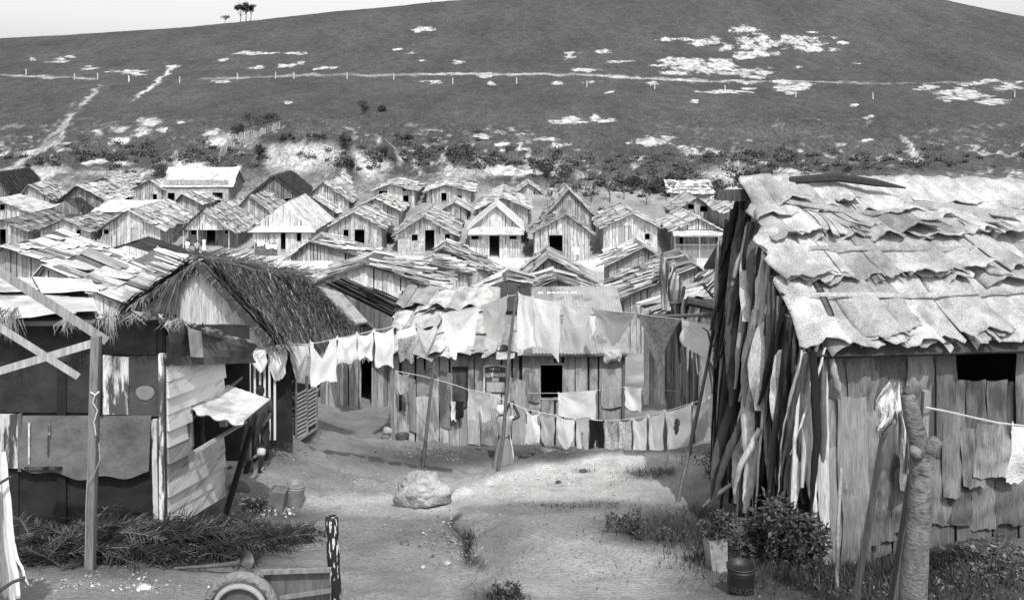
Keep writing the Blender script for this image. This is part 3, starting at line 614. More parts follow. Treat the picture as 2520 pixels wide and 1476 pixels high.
t=thing('lean_to','lean-to with dark log roof sliding down right, behind the second thatched roof','shed',P(890,800,32.6),0,'palm board huts of the village')
_r=lambda x,y,d:P(x,y,d)-t.location
mb=MB(); q=[_r(848,682,34.4),_r(990,744,33.2),_r(966,776,31.4),_r(804,698,33.0)]
slab(mb,*q,.06,.06); sheets(mb,q[0],q[1],q[2],q[3],2.6,.22,(.10,.5),.05,.02,.5,3,1,jit=.4,edge=.1); sheets(mb,q[0],q[1],q[2],q[3],1.6,.16,(.06,.45),.05,.02,.5,2,1,jit=.5,edge=.1,miss=.3,base=.05); mb.build('roof','roof',t)
mb=MB(); a=_r(806,700,32.8); b=_r(966,778,31.3)
uu=Vector((b.x-a.x,b.y-a.y,0)); Lr=uu.length; uu.normalize(); boards(mb,Vector((a.x,a.y,0)),uu,Lr,lambda u:a.z-.06+(b.z-a.z)*u/Lr,-.9,[],(.12,.25),(.08,.2),(uu.y,-uu.x,0),RN,skirt=.1); mb.build('wall','wall',t)
mb=MB(); q=[_r(770,700,31.5),_r(840,720,32),_r(905,790,29),_r(850,800,28.5)]; slab(mb,*q,.05,.34); mb.build('tarpaulin','plank',t)
hut('hut with dark doorway and upright bark boards behind the hanging washing',790,962,838,905,788,990,32,2.6,[('door',888,880,915,985)],rt=(.45,.8),roof='board',wt=(.16,.5),bw=(.1,.22),rough=.09)
hut('hut with humped roof edged by a dark beam, in front of the ragged low hut',1285,1450,690,1350,634,745,48,3.4,rt=(.35,.8),roof='yagua',wt=(.3,.45))
hut('low hut with a small dark hole in its gable just behind the tin roof',1290,1452,722,1367,686,790,38,2.2,[('shut',1352,700,1362,712)],rt=(.45,.8),roof='board',wt=(.3,.5))
hut('hut with flattened gable and curling dark roof sheets left of the tin roof',1185,1330,722,1245,690,790,37,2.2,rt=(.3,.8),roof='board',wt=(.4,.6))
hut('large hut with broad sloping board roof beside the hanging grey cloths at right',1538,1792,728,1713,655,845,44,4.5,rt=(.35,.72),roof='board',wt=(.26,.38),ovf=.35,ove=.3)
hut('hut with bright low roof tucked behind the left side of the large board roofed hut',1500,1640,650,1583,608,700,60,3.5,rt=(.5,.85),roof='board',wt=(.2,.4))
hut('hut with a sloping pale roof touching the dark bark strips at right',1790,1960,690,1870,600,760,40,3.5,rt=(.45,.8),roof='board',wt=(.12,.25))
# lean-to with a pale striped roof and the bark hut under it
t=thing('lean_to','lean-to with a pale striped roof in front of the large board roofed hut','shed',P(1640,880,31),0,'palm board huts of the village')
def rel(root,p): return Vector(p)-root.location
mb=MB(); q=[P(1717,692,33),P(1800,700,31),P(1700,782,27.5),P(1568,745,31)]
q=[P(1717,694,31),P(1752,738,28),P(1640,784,28),P(1568,746,31)]
q=[rel(t,p) for p in q]; slab(mb,q[0],q[1],q[2],q[3],.05,.2); sheets(mb,q[0],q[1],q[2],q[3],.16,1.2,(.4,.85),.05,.02,.3,1,2,jit=.5,edge=.1); mb.build('roof','roof',t)
mb=MB(); a=rel(t,P(1585,750,31.5)); a.z=0
boards(mb,Vector((a.x,a.y,0)),Vector((1,.0,0)),2.1,lambda u:1.75,-1.2,[(1.0,1.5,-3,.9)],(.12,.22),(.2,.5),(0,-1,0),RN); mb.build('wall','wall',t)
# ================================================================ the long yard hut with the painted notice
RD=random.Random(11)
t=hut('long yard hut of upright boards with a painted notice and half tin roof',962,1535,854,1248,754,1097,25,L=4.6,axis='x',roof='none',bw=(.24,.4),wt=(.25,.46),gap=.075,
  ops=[('window',1330,897,1384,978)],name='yard_hut',rough=.05,wm='barkw',group=None)
s=S(25); h=(1535-962)/2/s; hw=(1097-854)/s; rise=100/s
RA=Vector((-h+.25,2.3,hw+rise)); RM=Vector((.35,2.3,hw+rise)); RB=Vector((h+.0,2.3,hw+rise)); EA=Vector((-h-.12,-.35,hw-.12)); EM=Vector((.35,-.35,hw-.12)); EB=Vector((h+.05,-.35,hw-.12))
mb=MB(); slab(mb,RA,RB,EB,EA,.05,.2,6); BK=Vector((0,5.2,-rise))
slab(mb,RB,RA,Vector((-h,5,hw-.12)),Vector((h,5,hw-.12)),.05,.3,6)
sheets(mb,RA,RM,EM,EA,.34,1.0,(.45,.8),.06,.05,.3,4,6,RD,.03,0,.4,.03,.12)
sheets(mb,RA,RM,EM,EA,.3,.9,(.35,.85),.06,.07,.3,4,5,RD,.05,0,.5,.55,.12,base=.06)
mb.build('bark_roof','barkn',t)
mb=MB(); MR=(RM+EM)/2; mid=lambda a,b,k:a+(b-a)*k
up0=mid(RM,EM,.0); tinroof(mb,RM+Vector((-.0,0,.06)),RB+Vector((.02,0,.06)),mid(RB,EB,.46)+Vector((.04,0,.06)),mid(RM,EM,.46)+Vector((0,0,.06)),.9,(.30,.40),.015,.09,RD)
tinroof(mb,mid(RM,EM,.40)+Vector((.3,0,.01)),mid(RB,EB,.40)+Vector((0,0,.01)),EB+Vector((0,0,.01)),EM+Vector((.3,0,.01)),.9,(.26,.38),.018,.09,RD)
mb.build('tin_roof','tin',t,smooth=True)
mb=MB()
for (a,b) in ((-.55,-.05),(.0,.32)):
    mb.hexa([RM+Vector(((a),-1.3,-.36)),RM+Vector((b,-1.3,-.36)),RM+Vector((b,.05,.16)),RM+Vector((a,.05,.16)),RM+Vector((a,-1.3,-.33)),RM+Vector((b,-1.3,-.33)),RM+Vector((b-.05,.05,.19)),RM+Vector((a+.1,.05,.19))],.06)
mb.build('dark_tin_patch','tin',t)
# doorway with its inner board, hatch and side pieces
def loc25(x,y,out=.05): return Vector(((x-CX)/s,-out,(1097-y)/s)) - Vector((t.location.x-0,0,0))
dr=MB(); 
def flat(mb,x0,y0,x1,y1,o0,o1,tn,lean=0):
    a=loc25(x0,y1); b=loc25(x1,y0)
    mb.hexa([Vector((a.x,-o0,a.z)),Vector((b.x,-o0,a.z)),Vector((b.x,-o0,b.z)),Vector((a.x,-o0,b.z)),Vector((a.x,-o1,a.z)),Vector((b.x,-o1,a.z)),Vector((b.x+lean,-o1,b.z)),Vector((a.x+lean,-o1,b.z))],tn)
flat(dr,1114,904,1150,1000,.06,.08,.075); flat(dr,1114,900,1152,906,.06,.12,.03); flat(dr,1147,904,1152,1000,.06,.09,.02)
dr.build('door','barkw',t)
ex=MB()
for (x0,y0,x1,y1,tn) in ((1028,906,1066,970,.26),(1024,974,1080,1090,.40),(1082,912,1112,1050,.2),(980,1010,1004,1092,.4),(1006,930,1026,1060,.22),(1258,930,1294,1092,.33),(1296,916,1328,986,.30),(1388,920,1400,1090,.34),(1480,905,1530,1000,.36),(1150,990,1180,1092,.4),(1182,1000,1222,1094,.3)):
    g=[]; a=loc25(x0,y1); b=loc25(x1,y0)
    for i in range(7):
        u=i/6; row=[]
        for j in range(9):
            v=j/8
            row.append(Vector((a.x+(b.x-a.x)*u+.02*math.sin(v*5+x0),-.055-.035*(1-(2*u-1)**2)-.03*math.sin(v*3.14),a.z+(b.z-a.z)*v+.03*math.sin(u*4+x0))))
        g.append(row)
    ex.grid(g,tn)
for x in (1015,1030): pass
ex.build('bark_patch','barkw',t,smooth=True)
pm=MB(); pm.beam(loc25(968,1112,.12),loc25(965,905,.12),.09,.09,.2); pm.build('corner_post','wood',t); pm=MB(); pm.beam(loc25(962,858,.3),loc25(1280,858,.3),.07,.09,.12); pm.build('eave_beam','wood',t); pm=MB(); pm.beam(loc25(1532,1100,.1),loc25(1534,870,.1),.07,.07,.12); pm.build('corner_post','wood',t)
# the notice
sg=MB(); flat(sg,1190,898,1246,964,.06,.075,.07); sgo=sg.build('notice_board','tar',t)
sb=MB()
flat(sb,1190,898,1193,968,.076,.083,.85); 
for k in range(8):   # arched top edge
    x0=1192+k*6.6; 
    y=902-4.0*math.sin(math.pi*(k+.5)/8); flat(sb,x0,896,x0+6.7,y-1+1.5,.076,.083,.8)
flat(sb,1244.5,900,1246,932,.076,.083,.8); sb.build('painted_border','paint',sgo)
def text(body,size,x,y,par,m,tone,out=.085,bold=0,w=None):
    cu=bpy.data.curves.new('t','FONT'); cu.body=body; cu.size=size; cu.extrude=.002; cu.offset=bold; cu.align_x='CENTER'; cu.space_character=1.02
    ob=bpy.data.objects.new('t',cu); COL.objects.link(ob); dg=bpy.context.evaluated_depsgraph_get(); dg.update()
    me=bpy.data.meshes.new_from_object(ob.evaluated_get(dg)); bpy.data.objects.remove(ob)
    at=me.attributes.new('tone','FLOAT','FACE'); at.data.foreach_set('value',[tone]*len(me.polygons))
    me.materials.clear(); me.materials.append(M[m])
    o=bpy.data.objects.new('lettering',me); COL.objects.link(o); o.parent=par
    q=loc25(x,y); o.location=(q.x,-out,q.z); o.rotation_euler=(math.radians(90),0,0)
    if w:
        ws=max(v.co.x for v in me.vertices)-min(v.co.x for v in me.vertices); o.scale=(w/ws,1,1)
    return o
text('GOBERNADOR',.13,1218.5,924,sgo,'paint',.95,bold=.008,w=.55)
text('PARA',.075,1218,907.5,sgo,'paint',.5,bold=.001,w=.27)
pp=MB(); flat(pp,1211,927,1228,936,.078,.082,.75); flat(pp,1198,938,1242,962,.077,.08,.42); pp.build('torn_paper','barkw',sgo)
tx=text('E MOUI',.13,1380,735,t,'paint',.8,bold=.003,w=1.1)
k=.13; pz=RM+(EM-RM)*k; tx.location=(loc25(1380,735).x,pz.y-.02,pz.z+.10); tx.rotation_euler=(math.atan2(RM.z-EM.z,RM.y-EM.y),0,0)
# ================================================================ near right bark hut
R=random.Random(5)
rloc=Vector((4.5,10.4,-5.0)); rh=thing('bark_hut','big near hut with curling palm bark roof and dark shaggy end wall','hut',rloc)
W=lambda x,y,z: Vector((x,y,z))-rloc
A=W(3.24,12.6,-1.12); B=W(9.8,12.9,-1.25); C=W(9.8,10.1,-2.56); D=W(3.3,10.15,-2.76)
mb=MB(); slab(mb,A,B,C,D,.05,.12,8); slab(mb,B,A,W(3.2,15.6,-2.75),W(9.8,15.6,-2.75),.05,.3,8)
def big(mb,t0,t1,sw,skew,tone,lift,curl,miss=0,base=.03,ec=.09,smin=-.02,smax=1.0,ragged=.05,split=.0):
    N=(B-A).cross(A-D).normalized(); N=N if N.z>0 else -N
    pos=lambda s_,t_:(D+(C-D)*s_)*(1-t_)+(A+(B-A)*s_)*t_
    Ls=6.6; s0=smin; k=0
    while s0<smax:
        wv=sw*R.uniform(.75,1.35)/Ls
        if R.random()>=miss:
            tn=R.uniform(*tone); lf=lift*R.uniform(.5,1.5); cu=curl*R.uniform(.5,1.4); e=ec*R.uniform(-.2,1.6); sk=skew*R.uniform(.6,1.4); ph=R.uniform(0,6); dt=R.uniform(-ragged,ragged); e2=R.uniform(-.3,1)
            bow=R.uniform(-.01,.012); tl=R.uniform(.03,.09); nu,nv=10,14
            fl=1+R.uniform(.0,.25); cut=R.random()<split; parts_=[(0,1)]
            if cut:
                ks=sorted(R.uniform(.1,.9) for _ in range(R.randint(2,5))); parts_=list(zip([0]+ks,[x_-.015 for x_ in ks]+[1]))
            nn=0
            for (a0,a1) in parts_:
                g=[]; dd=R.uniform(-.02,.03) if cut else 0; ee=R.uniform(.3,1.4) if cut else 1
                for i in range(nu+1):
                    a=a0+(a1-a0)*i/nu; row=[]
                    for j in range(nv+1):
                        b=j/nv
                        tt=(t0+dt+dd)*(1-b)+ (t1+.03)*b + (.012*math.sin(9*a+ph)+.006*math.sin(23*a+ph))*(1-b)
                        s_=s0+(a-.5)*wv*1.25*(1+(fl-1)*(1-b))+wv*.5-sk*(b-.35)+bow*math.sin(math.pi*b)
                        q=(1-(2*a-1)**2)
                        hgt=base+tl*a+.004*k%.02+lf*(1-b)**.8+cu*q*(.35+.65*(1-b))+.012*math.sin(a*7+ph+b*3)
                        hgt+=ee*e*max(0,(1-b)-.72)*4*(.5+e2*(a-.5)) if e>0 else 0
                        s_=max(s_,-.035+.01*math.sin(j)); p=pos(s_,tt)+N*hgt
                        row.append(p)
                    g.append(row)
                mb.grid(g,tn)
        s0+=wv*R.uniform(.75,.98); k+=1
big(mb,.0,.37,.36,.012,(.5,.78),.05,.055,0,.02,.05,split=.2,ragged=.012)
big(mb,.04,.36,.36,.02,(.45,.78),.05,.06,.72,.05,.05,split=.3,ragged=.02)
big(mb,.33,.62,.33,.04,(.42,.75),.05,.06,0,.04,.10,split=.2)
big(mb,.35,.63,.34,.04,(.45,.78),.06,.06,.65,.07,.08,split=.3,ragged=.02)
big(mb,.57,.80,.34,.035,(.45,.78),.06,.07,0,.05,.12,split=.45,ragged=.02)
big(mb,.60,.80,.28,.05,(.35,.75),.07,.08,.5,.09,.14,split=.6,ragged=.03)
big(mb,.75,1.0,.34,.02,(.5,.78),.05,.06,0,.06,.09,split=.15)
ro=mb.build('roof','barkn',rh,smooth=True); so_=ro.modifiers.new('thickness','SOLIDIFY'); so_.thickness=.016; so_.offset=-1
cap=MB()
for (s0,s1,dn,lf) in ((0.02,.12,.22,.05),(.13,.2,.2,.03),(.42,.56,.24,.08),(.52,.7,.26,.09),(.66,.82,.24,.08),(.78,1.0,.22,.06),(.3,.44,.2,.05)):
    g=[]; ph=R.uniform(0,6)
    for i in range(13):
        a=i/12; s_=s0+(s1-s0)*a; row=[]
        for j in range(11):
            b=j/10; # from front lower edge over the ridge
            tt=1-dn*(1-b*1.35); 
            if tt<=1: p=(D+(C-D)*s_)*(1-tt)+(A+(B-A)*s_)*tt
            else: p=(A+(B-A)*s_)+Vector((0,3.0*(tt-1),-1.6*(tt-1)))
            p=p+Vector((0,-.35,.9))*(.11+lf*(1-b)**2*(1+.5*math.sin(4*a+ph))+.02*math.sin(6*a+ph)+.03*(1-(2*a-1)**2))
            p.z-=.05*(b>.95)
            row.append(p)
        g.append(row)
    cap=MB(); cap.grid(g,R.uniform(.6,.82)); cap.build('ridge_cap','barkn',rh,smooth=True)
# long thin battens of bark lying across the roof, and the ridge pole
bt=MB()
def onroof(s_,t_,o=.17):
    p=(D+(C-D)*s_)*(1-t_)+(A+(B-A)*s_)*t_; return p+Vector((0,-.4,.9))*o
def batten(pts,wd,tn,o=.2):
    L=[onroof(a,b,o+.02*math.sin(7*a)) for a,b in pts]; g=[]
    for k,p in enumerate(L):
        f=wd*(1 if 0<k<len(L)-1 else .4); g.append([p+Vector((0,-.3*f,-.55*f)),p+Vector((0,-.5*.03,.04)),p+Vector((0,.3*f,.55*f))])
    bt.grid(g,tn)
batten([(.03,.79),(.08,.76),(.14,.72),(.2,.70),(.26,.72)],.035,.45,.2)
batten([(.27,.76),(.36,.74),(.44,.70),(.52,.72),(.6,.70),(.7,.74),(.8,.72),(.95,.76)],.10,.5,.22)
batten([(.45,.72),(.55,.68),(.68,.66),(.8,.70),(.97,.66)],.09,.6,.23)
batten([(.05,.5),(.15,.49),(.3,.48),(.4,.5)],.03,.5,.17); batten([(.02,.24),(.1,.235),(.2,.22),(.35,.24),(.5,.25)],.035,.6,.16)
batten([(.5,.26),(.65,.28),(.8,.30),(1,.31)],.03,.3,.16)
bt.build('batten','barkn',rh,smooth=True)
rp=MB(); rp.hexa([W(2.72,12.5,-1.32),W(3.6,12.5,-1.36),W(3.6,12.62,-1.36),W(2.72,12.62,-1.30),W(2.76,12.5,-1.19),W(3.6,12.5,-1.17),W(3.6,12.62,-1.17),W(2.76,12.62,-1.19)],.07)
rp.tube([W(3.7,12.45,-1.05),W(4.3,12.35,-1.0),W(4.75,12.2,-1.06),W(5.1,12.1,-1.12)],[.05,.06,.05,.01],6,.04)
rp.build('ridge_beam','wood',rh)
# front wall, behind the broad leaning sheets of bark
wl=MB(); WX0,WX1,WY=3.55,9.8,10.45
boards(wl,W(WX0,WY,0)+Vector((0,0,rloc.z)),(1,0,0),WX1-WX0,lambda u:2.4,-.3,[(1.40,2.10,1.87,2.42),],(.25,.42),(.07,.15),(0,-1,0),R,lap=1,skirt=.3)
boards(wl,W(WX1,WY,0)+Vector((0,0,rloc.z)),(0,1,0),4.9,lambda u:2.3,0,[],(.3,.5),(.2,.3),(1,0,0),R)
boards(wl,W(WX0,15.3,0)+Vector((0,0,rloc.z)),(1,0,0),WX1-WX0,lambda u:2.3,0,[],(.3,.5),(.2,.3),(0,1,0),R)
boards(wl,W(WX0,WY,0)+Vector((0,0,rloc.z)),(0,1,0),4.9,lambda u:2.35+1.5*(1-abs(u-2.2)/2.7),0,[],(.3,.5),(.05,.12),(-1,0,0),R)
wl.build('wall','barkw',rh)
pn=MB()
def panel(x0,x1,y0,y1,tn,dp,curl=.05,bow=.03,flare=0,fold=0,sh=0,notch=0):
    # a sheet of bark between photo columns x0..x1 and rows y0..y1 standing dp in front of the wall
    d=WY-dp; s_=S(d); g=[]; ph=R.uniform(0,6); ln_=R.uniform(-.06,.06); flare=flare+R.uniform(-.03,.08); tn=tn*R.uniform(.4,.8); nt2=R.uniform(.004,.022)
    for i in range(11):
        u=i/10; row=[]
        for j in range(19):
            v=j/18
            xx=(x0+(x1-x0)*(u)-CX)/s_+(sh+ln_)*v+ (u-.5)*flare*v+.008*math.sin(9*v+ph)
            zz=-((y0+(y1-y0)*v)-HY)/s_+.012*math.sin(5*u+ph)+nt2*(math.sin(9*u+ph)+.6*math.sin(23*u+2*ph))*max(0,v-.9)*8
            o=curl*.45*(1-(2*u-1)**2)+.5*bow*math.sin(math.pi*v)+.008*math.sin(14*v+ph+4*u)+(fold*max(0,v-.8)*3*(.6+.6*math.sin(5*u+ph)))
            row.append(W(xx,d-o,zz))
        g.append(row)
    pn.grid(g,tn)
for a in [(2030,2085,850,1120,.30,.02,.04),(2080,2140,850,1030,.28,.05,.05),(2135,2175,850,1100,.36,.02,.05),(2150,2210,855,1180,.26,.04,.05),(2235,2300,850,1010,.33,.03,.05),(2300,2352,850,1180,.3,.05,.05),
  (2345,2385,935,1200,.24,.02,.04),(2380,2425,935,1140,.32,.05,.05),(2430,2480,935,1180,.36,.03,.05),(2500,2540,850,1200,.28,.04,.05),(2520,2600,850,1200,.3,.03,.05),
  (2040,2102,980,1390,.40,.13,.06,.05),(2100,2160,1010,1180,.30,.06,.05),(2150,2200,1130,1330,.28,.03,.05),(2200,2260,1150,1310,.26,.05,.05),(2100,2150,1160,1340,.33,.1,.05),(2280,2340,1130,1290,.3,.04,.05),
  (2335,2390,1180,1290,.24,.05,.05),(2390,2450,1170,1300,.3,.03,.05),(2445,2520,1160,1290,.26,.04,.05),(2320,2362,1010,1220,.34,.08,.06,.03,.05,.1),(2362,2405,1050,1195,.30,.1,.06,.03,0,.08),(2405,2475,1040,1170,.38,.12,.07,.04,.12,.12),(2470,2500,1080,1180,.3,.09,.05)]:
    panel(*a)
panel(2060,2130,975,1385,.42,.2,.06,.05,.05); panel(2020,2060,1100,1390,.34,.18,.05,.04,.1); panel(2075,2135,1200,1392,.36,.24,.05,.03,-.04)
panel(2215,2265,1085,1200,.32,.2,.08,.06,.1,.15)
pn.build('bark_panel','barkw',rh,smooth=True)
# the shaggy end: long strips hanging from the verge
st=MB()
def strip(p,q,w,face,tn,cur=.5,tw=0,bow=.1,bdir=(-1,0,0),n=16,taper=.6,wob=.03,mesh=None):
    m_=mesh or st
    p=Vector(p); q=Vector(q); ax=(q-p).normalized(); face=Vector(face); g=[]; ph=R.uniform(0,6); bd=Vector(bdir); kv=R.uniform(.3,.7); kn=(R.uniform(-.12,.12)*wob/.03,R.uniform(-.12,.12)*wob/.03); r2=random.Random(int(ph*1e6))
    for k in range(n+1):
        v=k/n; kk_=kn[0] if v<kv else kn[1]; c=p+(q-p)*v+bd*bow*(1-abs(2*v-1))+Vector((abs(v-kv)*kk_,abs(v-kv)*kn[1]*.5,0))+Vector((r2.uniform(-1,1),r2.uniform(-1,1),0))*.006
        ang=tw*v+.18*(1 if v>kv else -1)*abs(v-kv); side=ax.cross(face).normalized(); fr=face
        sd=side*math.cos(ang)+fr*math.sin(ang); fn=fr*math.cos(ang)-side*math.sin(ang)
        wv=w*(.55+.45*math.sin(math.pi*min(1,.15+v*.9)))*(1-(1-taper)*max(0,v-.75)*4 if v>.75 else 1)
        row=[]
        for i in range(7):
            a=(i/6-.5)*2; row.append(c+sd*(a*wv/2)*math.cos(a*cur)+fn*(1-a*a)*wv*cur*.5)
        g.append(row)
    m_.grid(g,tn)
def verge(y):   # height of the roof verge above the end wall at depth y
    return -2.70+1.58*(y-10.0)/2.6 if y<12.6 else -1.12-1.63*(y-12.6)/3.0
def gz(x,y): return g1(x,y)
for k in range(210):
    y=R.uniform(10.1,14.4); x=R.uniform(3.12,3.42); z=verge(y)-.08
    # the strips lean out towards the camera's left as they come down
    lean=R.uniform(.0,.35)+(.25 if y>12 else 0)*R.random()
    yb=y+R.uniform(-.25,.2); xb=x-lean; full=R.random()<.6
    xb=max(xb,(1752-CX)/F*yb+R.uniform(0,.1)); x=max(x,(1770-CX)/F*y)
    zb=gz(xb,yb)+R.uniform(-.02,.5) if full else z-R.uniform(1.0,2.2)
    tn=R.choice((.015,.03,.06,.12,.35,.55,.7)) if y<12.0 else R.choice((.015,.03,.05,.12,.4))  # highlight and shade contrast is put into the strip tones
    f=Vector((-1,R.uniform(-1.6,-.2),0)).normalized()
    strip(Vector((x,y,z))-rloc,Vector((xb,yb,max(zb,gz(xb,yb))))-rloc,R.uniform(.05,.19),f,tn,R.uniform(.6,1.5),R.uniform(-.6,.6),R.uniform(-.05,.07),n=14)
# front corner group, long strips facing the camera, sunlit highlights put into the paler tones
for (xt,yt,xb,yb,d0,d1,wd,tn) in [(1866,500,1842,790,12.3,11.8,.34,.45),(1893,545,1880,800,12.0,11.4,.3,.62),(1925,640,1905,860,11.5,11.1,.26,.7),(1958,730,1930,940,11.0,10.8,.2,.6),(1880,790,1868,1010,11.3,11.0,.26,.45),(1925,860,1930,1120,10.7,10.5,.22,.6),(1985,900,2000,1260,10.35,10.2,.2,.55),(1845,900,1838,1200,11.4,11.1,.2,.6),(1965,780,1990,1120,10.7,10.5,.14,.42),(1990,800,2020,1200,10.5,10.3,.13,.6),(1938,830,1960,1180,10.9,10.6,.12,.35),
  (1900,820,1920,1100,11.1,10.8,.10,.55),(1960,850,1945,1230,10.7,10.5,.13,.62),(2020,900,2045,1390,10.3,10.15,.14,.5),(1875,790,1890,1040,11.3,11,.1,.4),(1850,760,1838,1010,11.5,11.3,.12,.3),(1915,900,1975,1240,10.9,10.7,.1,.5),(1985,1000,1960,1250,10.4,10.3,.12,.65),(1812,700,1800,1000,12.3,12,.14,.1),(1830,560,1792,840,12.4,12.1,.16,.07),(1845,520,1800,690,12.4,12.2,.22,.05),(1800,980,1745,1230,12.2,11.7,.13,.07),(1835,1000,1800,1240,11.7,11.4,.12,.5),(1860,1080,1840,1260,11.2,11.1,.16,.55),(1895,1010,1905,1260,11,10.9,.1,.2),(1930,1060,1925,1270,10.8,10.6,.12,.6),(2000,1150,2015,1330,10.35,10.2,.1,.4),(1870,560,1850,760,12.0,11.7,.2,.12),(2030,870,2010,1100,10.25,10.3,.1,.16),(2052,880,2062,1000,10.2,10.2,.08,.3)]:
    strip(P(xt,yt,d0)-rloc,P(xb,yb,d1)-rloc,wd,Vector((-.45,-1,0)).normalized(),tn,R.uniform(.2,.5),R.uniform(-.4,.4),R.uniform(.0,.06),n=18)
# a few strips thrown out at the foot
strip(P(1855,990,11.4)-rloc,P(1740,1240,11.6)-rloc,.12,(-.3,-1,.1),.10,.6,.3,.05); strip(P(1860,1055,11)-rloc,P(1800,1215,11)-rloc,.1,(-.5,-1,0),.5,.7,.2,.02); strip(P(1800,1190,12)-rloc,P(1735,1245,12)-rloc,.06,(-.3,-1,.3),.6,.5,.1,.02)
st.build('hanging_bark','barkw',rh,smooth=True)
# ================================================================ bark walled hut between the yard and the near right hut
bl=P(1715,990,20); bl.z=g1(bl.x,bl.y)
bh=thing('bark_hut','narrow bark walled hut right of the yard hut, behind the forked pole','hut',bl)
rb=lambda p: Vector(p)-bl
wl=MB()
e0=P(1640,985,25.5); e1=P(1720,1000,19.0)
u=Vector((e1.x-e0.x,e1.y-e0.y,0)); Lw=u.length; u.normalize()
boards(wl,rb(Vector((e0.x,e0.y,bl.z))),u,Lw,lambda q:(-6.0-bl.z)+2.0*q/Lw,-.6,[],(.12,.24),(.10,.4),(u.y*-1 if 0 else -abs(u.y),-abs(u.x)*.3,0),R,rough=.08,lean=.03,lap=1,skirt=1.2)
boards(wl,rb(Vector((e1.x,e1.y,bl.z))),(1,0,0),2.6,lambda q:-4.0-bl.z,-.4,[],(.12,.22),(.18,.42),(0,-1,0),R,rough=.06,lap=1,skirt=1)
boards(wl,rb(Vector((e1.x+2.6,e1.y,bl.z))),(0,1,0),6.4,lambda q:1.6,-.4,[],(.3,.4),(.18,.42),(1,0,0),R)
wl.build('wall','barkw',bh)
rf=MB(); q=[rb(Vector((e1.x-.2,e1.y-.3,-3.95))),rb(Vector((e1.x+2.9,e1.y-.3,-3.95))),rb(Vector((e0.x+3.2,e0.y,-6.0))),rb(Vector((e0.x-.3,e0.y+.2,-6.0)))]
slab(rf,*q,.06,.08); sheets(rf,*q,.3,1.4,(.12,.6),.06,.04,.3,2,3,R,.02,0,.4,.05,.12); rf.build('roof','roof',bh)
hs=MB()
for k in range(46):
    v=R.random(); b=e0.lerp(e1,v) if R.random()<.75 else Vector((e1.x+R.random()*2,e1.y,0))
    zt=(-6.0+2.0*v-.05) if b.x<e1.x-.001 else -4.05
    strip(rb(Vector((b.x-.12,b.y-.12,zt))),rb(Vector((b.x-.18,b.y-.15,zt-R.uniform(.6,1.9)))),R.uniform(.08,.18),(-1,-.5,0),R.choice((.06,.12,.25,.4,.5)),R.uniform(.4,1.1),R.uniform(-.6,.6),.05,n=8,mesh=hs)
hs.build('hanging_bark','barkw',bh,smooth=True)
mb=MB(); mb.tube([P(1570,780,19.2)-bl,P(1700,776,18.2)-bl,P(1792,771,17.4)-bl],[.03,.035,.04],7,.12); mb.tube([P(1690,740,17.6)-bl,P(1776,760,17.6)-bl],[.09,.07],7,.05); mb.build('roof_pole','wood',bh)
# ================================================================ near left shack
L=random.Random(3)
ll=Vector((-4.6,10.5,-4.8)); ls=thing('plank_shack','near left shack with black tarred front, pale corner post and whitewashed plank side','hut',ll)
w_=lambda x,y,d: P(x,y,d)-ll
def rect(mb,x0,y0,x1,y1,d,tn,th=.03,dd=0.0,y0b=None,y1b=None):
    # upright board whose face is at distance d (d+dd at its right side)
    y0b=y0 if y0b is None else y0b; y1b=y1 if y1b is None else y1b
    a,b,c,e=w_(x0,y1,d),w_(x1,y1b,d+dd),w_(x1,y0b,d+dd),w_(x0,y0,d); k=Vector((0,th,0))
    mb.hexa([a+k,b+k,c+k,e+k,a,b,c,e],tn)
DF=10.45
mb=MB()
for k in range(9): rect(mb,-560+k*107,790+L.uniform(-3,3),-560+(k+1)*107+3,1340,DF+.03+.006*(k%2),L.uniform(.022,.04))
rect(mb,0,795,240,1015,DF,.028); rect(mb,240,795,385,872,DF-.01,.045); rect(mb,330,780,400,1030,DF+.012,.04)
rect(mb,40,1170,380,1300,DF+.02,.018); rect(mb,-560,1150,45,1320,DF+.0,.02)  # near-black board paints in the darkness of the low opening
mb.build('front_wall','tar',ls)
mb=MB(); rect(mb,252,874,316,1020,DF-.05,.62,.03,0,880); rect(mb,246,868,252,1024,DF-.06,.03); mb.build('door_panel','peel',ls)
mb=MB(); rect(mb,318,876,396,1024,DF-.045,.05,.03); o=mb.build('shutter','tar',ls)
mb=MB(); c=w_(357,966,DF-.055); r=.095; n=20
for k in range(n):
    a0=2*math.pi*k/n; a1=2*math.pi*(k+1)/n; f0=r*(1+.04*math.sin(3*a0)); f1=r*(1+.04*math.sin(3*a1))
    mb.tri(c,c+Vector((f1*math.cos(a1)*1.1,0,f1*math.sin(a1)*.85)),c+Vector((f0*math.cos(a0)*1.1,0,f0*math.sin(a0)*.85)),.2)
mb.build('painted_disc','paint',o)
